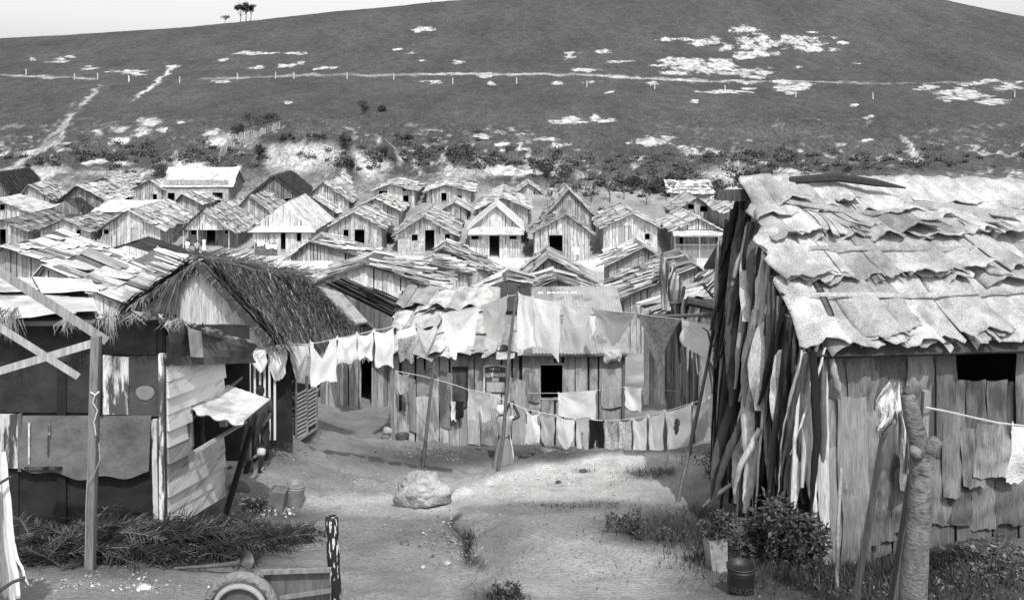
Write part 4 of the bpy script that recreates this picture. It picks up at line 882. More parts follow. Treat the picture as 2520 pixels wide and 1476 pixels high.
# hanging sheet of tarred canvas, its lower edge ragged
mb=MB(); g=[]
for i in range(31):
    u=i/30; row=[]
    for j in range(11):
        v=j/10; yb=1150+20*math.sin(u*3)+6*math.sin(u*17)+12*u
        row.append(w_(48+(372-48)*u-(6*v*u),1022+(yb-1022)*v,DF-.04-.05*v-.012*math.sin(u*9+v*2)))
    g.append(row)
mb.grid(g,.10); mb.build('canvas_flap','tar',ls)
mb=MB()
for (a,b,c,d_) in ((69,1040,72,1142),(118,1038,122,1070),(115,1070,118,1120)): rect(mb,a,b,c+1,d_,DF-.105,.6,.01)
rect(mb,-30,1020,44,1152,DF-.06,.5); rect(mb,44,1018,52,1160,DF-.07,.12); rect(mb,60,1150,150,1156,DF-.12,.07)
mb.build('window_board','peel',ls)
mb=MB(); a=w_(386,1032,DF-.09); b=w_(388,1302,DF-.09)
mb.beam(w_(381,1032,DF-.07),w_(386,1303,DF-.07),.055,.06,.5); mb.build('corner_post','peel',ls); mb=MB(); mb.beam(w_(397,870,DF-.08),w_(400,1302,DF-.08),.05,.05,.66); mb.build('corner_post','peel',ls); mb=MB(); mb.beam(w_(404,880,DF-.05),w_(408,1270,DF-.05),.018,.03,.03); mb.build('batten','wood',ls)
# plank side wall running back
e0=Vector((P(406,0,10.45).x,10.45,0)); e1=Vector((P(550,0,12.7).x,12.7,0)); u=(e1-e0); Ls=u.length; u.normalize(); out=Vector((u.y,-u.x,0))
def sp(q,z,o=0): return e0+u*q*Ls+out*o+Vector((0,0,z))-ll
def zpx(x,y):  # depth along the side wall for a photo column
    lo,hi=0,1.0
    for _ in range(40):
        m=(lo+hi)/2; p=e0+u*m*Ls
        if CX+F*p.x/p.y<x: lo=m
        else: hi=m
    m=(lo+hi)/2; p=e0+u*m*Ls; return m,-(y-HY)/F*p.y
mb=MB()
def sq(x0,ya,x1,yb,yc,yd,tn,o=.02,m_=None):
    # corners: (x0,ya) top left, (x0,yb) bottom left, (x1,yc) top right, (x1,yd) bottom right
    (a,z1),(a2,z0)=zpx(x0,ya),zpx(x0,yb); (b,z3),(b2,z2)=zpx(x1,yc),zpx(x1,yd)
    (m_ or mb).hexa([sp(a,z0,-.03),sp(b,z2,-.03),sp(b,z3,-.03),sp(a,z1,-.03),sp(a,z0,o+.014),sp(b,z2,o+.014),sp(b,z3,o-.008),sp(a,z1,o-.008)],tn)
xs=[408,465,505,549]; T=lambda x:900-(x-406)*.30; Bt=lambda x:1306-(x-406)*.60
nb=10
for i in range(nb):
    f0,f1=i/nb,(i+1)/nb
    br=[408,462+L.uniform(-6,6),520+L.uniform(-12,6),549]
    for x0,x1 in zip(br,br[1:]):
        ya=T(x0)+(Bt(x0)-T(x0))*f0; yb=T(x0)+(Bt(x0)-T(x0))*f1; yc=T(x1)+(Bt(x1)-T(x1))*f0; yd=T(x1)+(Bt(x1)-T(x1))*f1
        ym=(ya+yb)/2
        if 1012<ym<1100 and x0>455: continue
        if ym>=1100 and False: pass
        tn=.95 if i in (1,2,4) else (.8 if i<6 else .66)
        if i in (5,6) and x0<430: tn=.3
        if i>=nb-2: tn=.7
        sq(x0,ya,x1,yb-1,yc,yd-1,tn*L.uniform(.85,1.1),.02+.012*(i%2))
sq(408,868,549,902,845,860,.3)
mb.build('side_wall','plank',ls)
mb=MB(); sq(462,1008,467,1100,1006,1098,.2,.04,mb); sq(545,995,551,1050,992,1045,.4,.05,mb); sq(500,1010,503,1090,1010,1085,.08,.0,mb)
mb.beam(w_(410,1078,10.5),w_(600,925,13.9),.03,.03,.22); wi=mb.build('window','wood',ls)
mb=MB(); kk=-1.3*out; mb.hexa([sp(0,-5.6,-1.2),sp(1.0,-6,-1.2),sp(1.0,-3.4,-1.2),sp(0,-2.9,-1.2),sp(0,-5.6,-1.1),sp(1.0,-6,-1.1),sp(1.0,-3.4,-1.1),sp(0,-2.9,-1.1)],.015); mb.build('shade_panel','tar',ls)  # black panel added inside so the side window opening reads dark
mb=MB(); boards(mb,e0-ll-Vector((0,0,-ll.z))+Vector((0,3.4,0))+Vector((0,0,0)),(-1,0,0),6,lambda q:1.5,0,[],(.4,.5),(.05,.1),(0,1,0),L); mb.build('back_wall','tar',ls)
# propped awning over the side window
mb=MB(); q=[w_(560,946,13.0),w_(666,982,12.3),w_(594,1036,10.9),w_(466,1003,11.3)]
g=[]
for i in range(25):
    a=i/24; row=[]
    for j in range(11):
        b=j/10; p=(q[0]*(1-a)+q[1]*a)*(1-b)+(q[3]*(1-a)+q[2]*a)*b
        p=p+Vector((0,0,.004*math.sin(a*40)-.05*math.sin(a*3.14)*math.sin(b*3.14)-.03*b*b*(a>.1)))
        if j==10: p=p+Vector((.02*math.sin(a*20),0,-.03*abs(math.sin(a*9))))
        row.append(p)
    g.append(row)
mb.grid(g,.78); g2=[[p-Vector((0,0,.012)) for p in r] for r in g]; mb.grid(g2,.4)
aw=mb.build('awning','tin',ls,smooth=True)
mb=MB(); mb.beam(w_(478,1112,11.2),w_(606,1036,11.6),.06,.03,.3); mb.build('prop_beam','wood',aw)
# roof: front eave, tarred verge falling away to the right, white sheets behind
mb=MB(); Ra,Rb,Rc,Rd=w_(-560,640,12.6),w_(250,700,12.6),w_(385,778,10.15),w_(-560,792,10.15)
slab(mb,w_(-560,655,12.8),w_(200,690,12.8),w_(250,790,10.15),w_(-560,792,10.15),.05,.2)
sheets(mb,w_(-560,655,12.8),w_(200,690,12.8),w_(235,790,10.15),w_(-560,792,10.15),.55,1.3,(.66,.86),.03,.02,.2,3,3,L,.0,0,.2,0,.05)
mb.build('roof','roof',ls)
mb=MB(); v0=w_(200,752,10.9)
P1,P2,P3,P4=w_(225,786,10.1),w_(385,774,10.1),w_(622,848,13.5),w_(470,800,14.2)
mb.hexa([P1-Vector((0,0,.05)),P2-Vector((0,0,.05)),P3-Vector((0,0,.05)),P4-Vector((0,0,.05)),P1,P2,P3,P4],.10)
for k in range(120):
    a=L.random(); p=P2.lerp(P3,a) if L.random()<.6 else P1.lerp(P2,L.random()); 
    mb.tri(p+Vector((0,0,.0)),p+Vector((.06,.02,.03*L.random())),p+Vector((L.uniform(-.1,.15),-.02,L.uniform(-.06,.08))),L.choice((.04,.08,.2)))
mb.build('side_roof','tar',ls)
mb=MB(); q=[w_(385,782,10.3),w_(622,850,13.6),w_(618,893,13.6),w_(400,900,10.35)]
g=[]
for i in range(15):
    a=i/14; tp=q[0].lerp(q[1],a); bt=q[3].lerp(q[2],a); g.append([tp.lerp(bt,j/4)+out*(.06+.05*math.sin(a*9+j)) for j in range(5)])
mb.grid(g,.07)
g=[]
for i in range(7):
    a=.16+.13*i/6; tp=q[0].lerp(q[1],a); bt=q[3].lerp(q[2],a); g.append([tp.lerp(bt,.1+.7*j/4)+out*(.13) for j in range(5)])
mb.grid(g,.32)
mb.build('fascia','tar',ls)
# palm fronds hanging over the eave
for (x,y,n,sp_,ln) in ((275,765,40,30,.36),(170,782,26,40,.2),(20,760,60,50,.35),(430,785,30,60,.12),(330,775,30,50,.12)):
    mb=MB()
    for k in range(n):
        p=w_(x+L.uniform(-sp_/2,sp_/2),y+L.uniform(-5,8),10.08); l=ln*L.uniform(.4,1.1); dx=L.uniform(-.12,.12); q1=p+Vector((dx*.6,-.05,-l*.3)); q2=p+Vector((dx+L.uniform(-.08,.08),-.06,-l)); wd=.005
        tn=L.choice((.08,.2,.3)); mb.quad(p-Vector((wd,0,0)),p+Vector((wd,0,0)),q1+Vector((wd,0,0)),q1-Vector((wd,0,0)),tn); mb.tri(q1-Vector((wd,0,0)),q1+Vector((wd,0,0)),q2,tn)
    mb.build('palm_fringe','thatch',ls)
# ================================================================ thatched huts
def thut(label,A,B,C,D,gl,gbase,zb,gtone,n,seed):
    rnd=random.Random(seed); lc=P(*gbase); lc.z=zb; root=thing('thatched_hut',label,'hut',lc,0,'thatched huts behind the near left shack')
    V=lambda q:P(*q)-lc
    A,B,C,D,E,Fb=V(A),V(B),V(C),V(D),V(gl[0]),V(gl[1])
    D=D+(A-D)*.06; C=C+(B-C)*.06; rf=MB(); slab(rf,A,B,C,D,.12,.04,6,.1); thatch(rf,A,B,C,D,n,(.3,.75),.012,(.03,.17),rnd,.16,.22,.15)
    slab(rf,B,A,E,Fb,.12,.04,6); thatch(rf,B,A,E,Fb,int(n*.3),(.4,.8),.016,(.03,.12),rnd,.12,.3,.3)
    # ridge tangle
    for k in range(int(n*.08)):
        s=rnd.random(); p=A.lerp(B,s)+Vector((0,0,.1)); d=Vector((rnd.uniform(-.5,.6),rnd.uniform(-.3,.3),rnd.uniform(-.25,.22))); sd=Vector((0,0,.01)); rf.quad(p-sd,p+sd,p+d+sd*.5,p+d-sd*.5,rnd.uniform(.04,.2))
    rf.build('thatch','thatch',root)
    # fronds drooping along the gable verges
    vg=MB()
    for k in range(170):
        a=rnd.random(); p=A.lerp(E,a) if rnd.random()<.55 else A.lerp(D,a)
        d=Vector((rnd.uniform(-.15,.15),-.05,-rnd.uniform(.05,.3))); wd=Vector((.012,0,0)); vg.quad(p-wd,p+wd,p+d*.6+wd,p+d*.6-wd,rnd.uniform(.03,.2)); vg.tri(p+d*.6-wd,p+d*.6+wd,p+d+Vector((rnd.uniform(-.1,.1),0,-.05)),rnd.uniform(.03,.2))
    for k in range(140):   # the long tuft left of the gable
        p=A.lerp(E,.25+.15*rnd.random()); d=Vector((rnd.uniform(-.35,-.05),-.08,-rnd.uniform(.5,.95))); wd=Vector((.014,0,0)); vg.quad(p-wd,p+wd,p+d+wd*.3,p+d-wd*.3,rnd.uniform(.03,.14))
    vg.build('verge_fronds','thatch',root)
    wl=MB(); a0=E.lerp(A,.06); d0=D.lerp(A,.06); xL,xR=a0.x,d0.x; yL,yR=a0.y+.35,d0.y+.35; zbb=-1.2
    m=int((xR-xL)/.26)
    for k in range(m):
        f0,f1=k/m,(k+1)/m
        def tp(f):
            x=xL+(xR-xL)*f; fa=(A.x-xL)/(xR-xL)
            return a0.z+(A.z-a0.z)*(f/fa) if f<fa else A.z+(d0.z-A.z)*((f-fa)/(1-fa))
        xw=(xL+(xR-xL)*f0+lc.x)/(17.0)*F+CX; zbb=-1.2 if (xw<552 and zb>-7) else -(895-HY)/F*17.0-lc.z if zb>-7 else -(860-HY)/F*21-lc.z
        if xw>640 and zb>-7: zbb=-(862-HY)/F*16.4-lc.z
        o=rnd.uniform(0,.03); x0,x1=xL+(xR-xL)*f0,xL+(xR-xL)*f1; y0,y1=yL+(yR-yL)*f0-o,yL+(yR-yL)*f1-o; tn=rnd.uniform(*gtone)
        wl.hexa([Vector((x0,y0+.05,zbb)),Vector((x1,y1+.05,zbb)),Vector((x1,y1+.05,tp(f1))),Vector((x0,y0+.05,tp(f0))),Vector((x0,y0,zbb)),Vector((x1+.01,y1,zbb)),Vector((x1+.01,y1,tp(f1))),Vector((x0,y0,tp(f0)))],tn)
    # right side wall
    for cc,yy in ((D,.6),):
        ps=MB(); x_=cc.lerp(A,.12); ps.tube([Vector((x_.x,x_.y+yy,zbb-1)),Vector((x_.x,x_.y+yy,x_.z))],.05,7,.08); ps.build('post','wood',root)
    wl.build('wall','wall',root); return root
thut('thatched hut with pale gable and dark shaggy roof sloping right',(487,640,17.0),(640,668,21.0),(800,832,19.6),(684,852,15.6),((322,750,17.8),(470,740,22)),(500,1130,17),-6.6,(.62,.8),5200,1)
thut('second dark thatched roof half hidden behind the first, ending above the washing',(668,672,21.4),(745,690,25.2),(872,812,23.6),(792,838,20.0),((600,700,22.5),(650,700,26)),(720,1040,22),-8.2,(.3,.4),3600,2)
# loose tarp and bare slope beside it are part of the ground; a small strip roof below it
# ================================================================ barred front beside the shack
gp=P(610,1085,15.95); gp.z=g1(gp.x,gp.y)
pf=thing('barred_wall','dark wall front with thin white upright bars beside the plank shack awning','fence',gp)
v_=lambda x,y,d:P(x,y,d)-gp
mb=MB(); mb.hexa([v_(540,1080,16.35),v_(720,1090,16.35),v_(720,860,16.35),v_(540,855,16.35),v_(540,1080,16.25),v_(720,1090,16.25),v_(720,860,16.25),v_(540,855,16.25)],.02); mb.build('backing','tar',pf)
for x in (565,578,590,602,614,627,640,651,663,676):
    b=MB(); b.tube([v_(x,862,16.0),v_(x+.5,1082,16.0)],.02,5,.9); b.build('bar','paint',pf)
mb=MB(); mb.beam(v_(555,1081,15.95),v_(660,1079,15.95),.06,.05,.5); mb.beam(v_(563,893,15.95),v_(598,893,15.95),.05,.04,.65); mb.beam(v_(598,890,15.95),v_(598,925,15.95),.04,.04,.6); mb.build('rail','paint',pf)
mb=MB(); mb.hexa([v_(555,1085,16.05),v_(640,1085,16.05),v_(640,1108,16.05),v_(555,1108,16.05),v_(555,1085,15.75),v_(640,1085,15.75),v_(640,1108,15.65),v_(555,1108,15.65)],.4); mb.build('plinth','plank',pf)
gp2=P(700,1085,17.0); gp2.z=g1(gp2.x,gp2.y)
sc_=thing('ornate_screen','dark doorway screen sprinkled with pale ornaments behind the hanging cloths','screen',gp2)
v2=lambda x,y,d:P(x,y,d)-gp2
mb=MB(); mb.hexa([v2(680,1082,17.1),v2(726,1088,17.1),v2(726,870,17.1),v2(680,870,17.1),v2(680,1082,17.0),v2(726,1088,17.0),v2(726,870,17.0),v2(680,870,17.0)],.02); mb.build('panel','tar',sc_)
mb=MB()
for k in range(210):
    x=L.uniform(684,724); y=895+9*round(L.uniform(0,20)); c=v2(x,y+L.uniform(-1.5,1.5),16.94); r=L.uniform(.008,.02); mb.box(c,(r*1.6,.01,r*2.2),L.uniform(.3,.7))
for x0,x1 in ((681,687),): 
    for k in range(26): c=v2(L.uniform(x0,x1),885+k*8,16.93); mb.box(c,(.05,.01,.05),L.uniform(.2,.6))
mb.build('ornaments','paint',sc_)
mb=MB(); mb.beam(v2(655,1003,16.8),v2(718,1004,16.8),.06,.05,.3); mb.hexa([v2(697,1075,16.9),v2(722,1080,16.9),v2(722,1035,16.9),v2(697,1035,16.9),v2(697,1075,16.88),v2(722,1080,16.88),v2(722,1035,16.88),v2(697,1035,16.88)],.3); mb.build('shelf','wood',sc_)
gp3=P(728,1080,17.8); gp3.z=g1(gp3.x,gp3.y)
gt=thing('slatted_gate','grey slatted gate of slanting strips standing open beside the lane','gate',gp3)
v3=lambda x,y,d:P(x,y,d)-gp3
for (x,y0,y1,d) in ((727,930,1086,17.6),(755,925,1068,18.6),(779,955,1052,19.6)):
    b=MB(); b.beam(v3(x,y0,d),v3(x,y1,d),.05,.05,.4); b.build('post','wood',gt)
mb=MB()
for k in range(12):
    y=968+k*9.6; mb.beam(v3(729,y+4,17.65),v3(753,y-9,18.55),.02,.035,.85)
    if k<10: mb.beam(v3(757,y-9+4,18.65),v3(778,y-18,19.55),.02,.035,.85)
mb.beam(v3(729,1086,17.6),v3(780,1052,19.7),.05,.04,.45); mb.build('slats','wood',gt)
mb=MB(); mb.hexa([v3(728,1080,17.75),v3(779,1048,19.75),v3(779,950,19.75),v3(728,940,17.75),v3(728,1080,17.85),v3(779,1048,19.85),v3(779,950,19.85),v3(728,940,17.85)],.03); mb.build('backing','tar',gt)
# ================================================================ washing lines
Q=random.Random(21)
def cloth(label,cat,x0,y0,x1,y1,yb,d0,d1,tone,sag=.06,narrow=.15,kind='sheet',m='cotton',group=None,rag=.03,fold=.03,yb2=None,name=None,nu=22,nv=20,sheer=0):
    r=random.Random(hash_(label)); a=P(x0,y0,d0); b=P(x1,y1,d1); Wd=(b-a).length
    zb=-(yb-HY)/F*d0; zb2=-((yb2 if yb2 else yb)-HY)/F*d1
    base=(a+b)/2; ph=r.uniform(0,6); k1=r.uniform(3,7); r0_=r.uniform(-1.3,1.6); g=[]; side=Vector((0,-1,0))
    out=[]
    for i in range(nu+1):
        u=i/nu; row=[]; tp=a.lerp(b,u); tp.z-=sag*4*u*(1-u)*Wd
        bot=zb+(zb2-zb)*u+rag*math.sin(ph+7*u)+rag*.6*r.uniform(-1,1)
        if kind=='vee': bot+= (abs(2*u-1)**1.3)*(tp.z-bot)*.55
        if kind=='swag': bot+= ((2*u-1)**2)*(tp.z-bot)*.30
        if kind=='tail': bot+= (1 if abs(u-.25)>.14 else 0)*(tp.z-bot)*.22
        if kind=='shirt': bot+= (1 if (u<.2 or u>.8) else 0)*(tp.z-bot)*.62
        if kind=='drawers': bot+=(1 if abs(u-.5)<.1 else 0)*(tp.z-bot)*.35
        for j in range(nv+1):
            v=j/nv; n_=narrow*v
            if kind in('shirt','dress'):
                n_=0 if v<.28 else narrow
            if kind in('dress',):
                n_=.28 if .12<v<.45 else (.05 if v<=.12 else -.02)
            uu=.5+(u-.5)*(1-n_)
            p=a.lerp(b,uu); top=tp.z; z=top+(bot-top)*v
            p=Vector((p.x,p.y,z))
            amp=fold*(.4+.6*v)
            dl=math.hypot(u,v*.9); dr_=math.hypot(1-u,v*.9)
            p+=side*(amp*.55*math.sin(k1*u*1.7+ph+2.2*math.sin(v*2.4+ph))+amp*.7*math.sin(7*v+5*(2*u-1)**2+ph)*math.sin(math.pi*u)+.5*amp*(math.sin(13*math.atan2(v,u+.05)+ph)*max(0,1-dl*1.3)+math.sin(13*math.atan2(v,1.05-u)+ph*2)*max(0,1-dr_*1.3))+fold*1.6*math.sin(math.pi*v)*math.sin(math.pi*u)*r0_)
            p.x+=.01*math.sin(9*v+ph)
            row.append(p-base)
        g.append(row)
    mb=MB(); i0=0
    nuu,nvv=len(g),len(g[0])
    for rr in g: mb.v+= [tuple(p) for p in rr]
    for i in range(nuu-1):
        for j in range(nvv-1):
            u=(i+.5)/(nuu-1); v=(j+.5)/(nvv-1)
            if kind=='pants' and v>.34 and abs(u-.5)<.05+.06*v: continue
            if kind=='trousers' and v>.62 and abs(u-.5)<.10+.12*(v-.6): continue
            if kind=='hole' and ((u-.42)/.13)**2+((v-.45)/.22)**2<1 and u+v*.3<.66: continue
            if kind=='shirt' and v>.42 and (u<.17 or u>.83): continue
            if kind=='neck' and v<.42-.42*abs(u-.42)*2.6 and abs(u-.42)<.3: continue
            A_i=i*nvv+j; mb.f.append((A_i,A_i+nvv,A_i+nvv+1,A_i+1)); 
            t_=tone
            if kind=='band' and v<.25: t_=.8
            mb.t.append(t_)
    o=mb.build(name or 'laundry_cloth','print' if m=='print' else 'cloth',None,smooth=True,loc=base)
    tag(o,label,cat,group or 'washing on the upper clothesline')
    # pegs / knotted corners
    for p in (a,b):
        q=MB(); q.tube([p-base+Vector((0,0,.035)),p-base-Vector((0,0,.03))],[.006,.013],5,tone); q.build('knot','cloth',o)
    if kind in('strings','neck'):
        q=MB()
        for s_ in (.25,.62): 
            e=g[int(s_*nu)][-1]; q.tube([e,e+Vector((.02,0,-.1)),e+Vector((.05,0,-.02))],.004,4,.8)
        q.build('string','cloth',o)
    return o
U='washing on the upper clothesline'; Lw2='washing on the lower clothesline'
ln1=[(560,838,15.6),(623,857,15.8),(660,862,15.9),(708,845,16.0),(762,846,16.1),(828,832,16.3),(877,822,16.4),(920,812,16.5),(970,802,16.6),(1025,797,16.7),(1081,772,16.9),(1182,752,17.0),(1250,728,17.0),(1276,722,17.0),(1312,733,16.9),(1380,744,16.7),(1455,758,16.4),(1566,771,15.9),(1676,785,15.3),(1784,800,14.6),(1800,770,14.0)]
def D1(x): return float(np.interp(x,[p[0] for p in ln1],[p[2] for p in ln1]))
mb=MB()
fine=[]
for p,q in zip(ln1,ln1[1:]):
    for k in range(3):
        f=k/3; e=P(p[0]+(q[0]-p[0])*f,p[1]+(q[1]-p[1])*f,p[2]+(q[2]-p[2])*f); e.z-=.012*math.sin(math.pi*f); fine.append(e)
fine.append(P(*ln1[-1])); b0=fine[0].copy(); mb.tube([p-b0 for p in fine],.007,5,.45)
tag(mb.build('clothesline','rope',loc=b0),'upper clothesline rope running from the thatched hut across to the near bark hut','clothesline')
def c1(label,cat,x0,y0,x1,y1,yb,tone,**k): return cloth(label,cat,x0,y0,x1,y1,yb,D1(x0)-.03,D1(x1)-.03,tone,**k)
c1('leftmost white cloth on the upper line, hanging over the white bars','cloth',622,860,657,858,912,.84,sag=.05,kind='swag',yb2=915,narrow=.0)
c1('white shirt with a drooping neck, second on the upper line from the left','shirt',662,860,708,846,939,.84,sag=.18,kind='swag',narrow=.2)
c1('grey translucent cloth coming to a point, beside the big white swagged cloth','cloth',711,850,762,847,948,.5,sag=.04,kind='vee',yb2=940,narrow=.25)
c1('big white garment with a deep swag and dangling strings on the upper line','garment',764,841,829,832,950,.86,sag=.05,kind='neck',narrow=.0,yb2=935)
c1('white cloth between the big swagged garment and the small apron','cloth',831,830,877,822,898,.86,sag=.10,kind='strings',yb2=885,narrow=-.05)
c1('small white apron with tie strings over a black doorway','apron',879,820,919,813,882,.86,sag=.25,kind='strings')
c1('white undershirt hanging left of the dark mesh cloth','shirt',922,813,970,803,901,.86,sag=.22,kind='sheet',narrow=.08)
c1('dark mesh cloth with a white top band on the upper line','cloth',976,815,1024,799,888,.32,sag=.05,kind='band',narrow=.3,m='print')
c1('grey cloth with deep drooping edge, left of the largest white sheet','cloth',1026,797,1078,788,876,.55,sag=.35,kind='vee',narrow=.15)
c1('largest white sheet with a ragged right edge on the upper line','sheet',1084,772,1180,753,886,.86,sag=.02,narrow=.34,rag=.07,kind='tail')
c1('thin grey cloth hanging left of the tall middle pole','cloth',1185,751,1249,728,842,.42,sag=.02,narrow=.25,kind='swag')
c1('narrow white cloth just right of the tall middle pole','cloth',1277,724,1311,731,856,.78,sag=.0,narrow=-.5,kind='sheet')
c1('pale wide cloth with a long tail in the centre of the upper line','cloth',1313,734,1379,744,838,.72,sag=.0,narrow=.1,yb2=888,kind='sheet')
c1('pale grey cloth with a rolled droopy top and a hanging tail','cloth',1382,746,1453,760,868,.56,sag=.14,narrow=.25,kind='swag')
c1('grey see-through cloth pulled into a point between two knots','cloth',1458,759,1564,771,858,.36,sag=.02,narrow=.45,kind='vee')
c1('darkest grey mesh cloth on the upper line, near its right end','cloth',1569,773,1675,786,893,.17,sag=.02,narrow=.42,kind='vee',m='print')
c1('bright white cloth folded to a point beside the near bark hut','cloth',1680,788,1786,800,931,.86,sag=.30,narrow=-.1,kind='sheet',yb=928) if 0 else cloth('bright white cloth folded to a point beside the near bark hut','cloth',1680,788,1786,800,840,D1(1680),D1(1786),.86,sag=.02,narrow=-.15,kind='sheet',yb2=930)
cloth('short pale cloth hung beneath the pointed see-through cloth','cloth',1484,857,1530,858,890,D1(1500)+.05,D1(1530)+.05,.5,sag=.02,narrow=.1)
cloth('small white towel lying on the tin roof of the yard hut','towel',1452,776,1466,778,835,24.2,24.2,.85,sag=.0,narrow=0,group='small cloths at the yard hut')
# lower line
ln2=[(972,912,24.6),(1040,925,23.9),(1108,943,23.2),(1152,958,22.8),(1206,968,22.4),(1250,988,22.1),(1293,1006,21.9),(1327,1014,21.7),(1370,1022,21.4),(1417,1029,21.1),(1450,1031,20.8),(1487,1035,20.5),(1522,1033,20.2),(1557,1030,19.9),(1594,1022,19.6),(1637,1012,19.2),(1703,992,18.5),(1744,978,18.0),(1788,961,17.4),(1800,950,17.0)]
def D2(x): return float(np.interp(x,[p[0] for p in ln2],[p[2] for p in ln2]))
b0=P(*ln2[0]); mb=MB(); mb.tube([P(*p)-b0 for p in ln2],.008,5,.6)
tag(mb.build('clothesline','rope',loc=b0),'lower clothesline rope sagging behind the woman from the yard hut corner','clothesline')
ln3=[(1300,967,23.6),(1374,967,23.3),(1466,960,22.9),(1538,952,22.5),(1578,955,22.3),(1700,965,21.5),(1790,960,20.8)]
b0=P(*ln3[0]); mb=MB(); mb.tube([P(*p)-b0 for p in ln3],.007,5,.4)
tag(mb.build('clothesline','rope',loc=b0),'thin middle clothesline holding the big white towel at the black window','clothesline')
def c2(label,cat,x0,y0,x1,y1,yb,tone,**k):
    k.setdefault('group',Lw2); dd=k.pop('dd',0); return cloth(label,cat,x0,y0,x1,y1,yb,D2(x0)-.03+dd,D2(x1)-.03+dd,tone,**k)
c2('pale cloth draped over the left end of the lower line at the hut corner','cloth',976,916,1006,920,972,.5,sag=.1,kind='swag')
cloth('white towel with a black middle hanging on the yard hut wall','towel',1110,988,1122,988,1034,24.75,24.75,.8,sag=.0,narrow=0,group='small cloths at the yard hut')
cloth('black rag pinned beside the white towel on the yard hut wall','rag',1122,986,1140,988,1030,24.7,24.7,.015,sag=.0,narrow=-.1,group='small cloths at the yard hut')
c2('pale patched shirt hanging tail up left of the notice','shirt',1152,959,1206,968,1034,.6,sag=.02,yb2=1036,kind='drawers',narrow=-.05)
c2('white dress with short sleeves right of the woman','dress',1293,1007,1328,1015,1091,.8,sag=.25,kind='dress')
c2('grey skirt hanging beside the white dress','skirt',1330,1016,1366,1021,1096,.48,sag=.2,kind='swag',yb2=1097,narrow=.1)
cloth('big white towel on the middle line under the black window','towel',1374,967,1466,961,1022,23.25,22.85,.86,sag=.0,narrow=.0,yb2=1034,group='washing on the middle clothesline')
cloth('pair of small white cloths on the middle line right of the yard hut','cloth',1538,952,1578,956,1000,22.4,22.2,.86,sag=.0,narrow=.0,yb2=1018,group='washing on the middle clothesline')
c2('long white nightgown hanging under the big white towel','nightgown',1369,1022,1415,1030,1100,.86,sag=.1,yb2=1105,kind='swag')
c2('pair of pale long drawers beside the black trousers','drawers',1417,1030,1450,1031,1121,.66,sag=.04,kind='pants')
c2('black trousers hanging by the waist on the lower line','trousers',1451,1031,1486,1035,1120,.012,sag=.05,kind='trousers',narrow=-.12)
c2('flowered cloth right of the black trousers','cloth',1490,1036,1519,1034,1107,.5,sag=.2,m='print',narrow=-.1)
c2('mottled patterned cloth in the middle of the lower line','cloth',1524,1034,1553,1031,1111,.62,sag=.15,m='print',narrow=-.1)
c2('long white slip with a scooped neck on the lower line','slip',1558,1030,1592,1021,1116,.86,sag=.22,narrow=.05)
c2('pale crumpled cloth left of the torn white garment','cloth',1596,1022,1634,1012,1122,.76,sag=.1,narrow=.1,rag=.05)
c2('torn white garment with a big hole in it','garment',1639,1014,1703,993,1104,.86,sag=.02,kind='hole',narrow=.15)
c2('pale fringed cloth near the right end of the lower line','cloth',1704,992,1743,979,1082,.6,sag=.15,narrow=.1,kind='swag')
c2('last white cloth on the lower line, touching the near bark hut','cloth',1745,978,1787,962,1052,.84,sag=.15,kind='swag')
# ---------------------------------------------------------------- poles
def pole(label,pts,rad,tone=.09,cat='pole',name='clothes_prop',mat_='wood',fork=None,base=None,n=8):
    pts=[P(*p) for p in pts]; b=pts[-1].copy()
    b.z=min(b.z,g1(b.x,b.y)-.05) if base is None else b.z; pts[-1]=b
    mb=MB(); loc=pts[-1].copy(); rr=[rad*(.7+.3*i/(len(pts)-1)) for i in range(len(pts))]
    mb.tube([p-loc for p in pts],rr,n,tone)
    if fork: 
        for f in fork: mb.tube([P(*p)-loc for p in f],[rad*.7,rad*.45,rad*.3][:len(f)],6,tone)
    return tag(mb.build(name,mat_,loc=loc,smooth=True),label,cat)
pole('thick prop pole leaning left of the yard hut door',[(1069,890,20.5),(1058,980,20),(1050,1060,19.5),(1039,1151,19)],.042,.08)
pole('tall crooked pole standing in front of the woman',[(1272,716,17.0),(1262,790,16.8),(1254,850,16.6),(1247,960,16.3),(1238,1080,16.0),(1228,1140,15.8),(1222,1188,15.6)],.034,.09)
pole('forked pole holding up the washing beside the near bark hut',[(1762,770,14.4),(1748,860,14.2),(1728,960,13.9),(1700,1090,13.4),(1678,1190,13.1),(1659,1278,12.8)],.032,.12,fork=[[(1750,845,14.25),(1742,815,14.3),(1728,806,14.3)]])
def leanplank(label,a,b,w,h,tone,name='prop_plank',cat='plank',m='wood'):
    a=P(*a); b=P(*b); mb=MB(); mb.beam(a-b,Vector((0,0,0)),w,h,tone,(0,1,0)); return tag(mb.build(name,m,loc=b),label,cat)
leanplank('thick black plank leaning steeply beside the shack window',(628,1022,13.3),(556,1262,12.4),.05,.15,.012)
leanplank('second dark plank leaning behind the thick black one',(650,1015,14.6),(603,1172,14.2),.05,.08,.02)
leanplank('thin dark stick leaning right of the dark planks',(662,1060,15),(635,1180,14.6),.04,.05,.02)
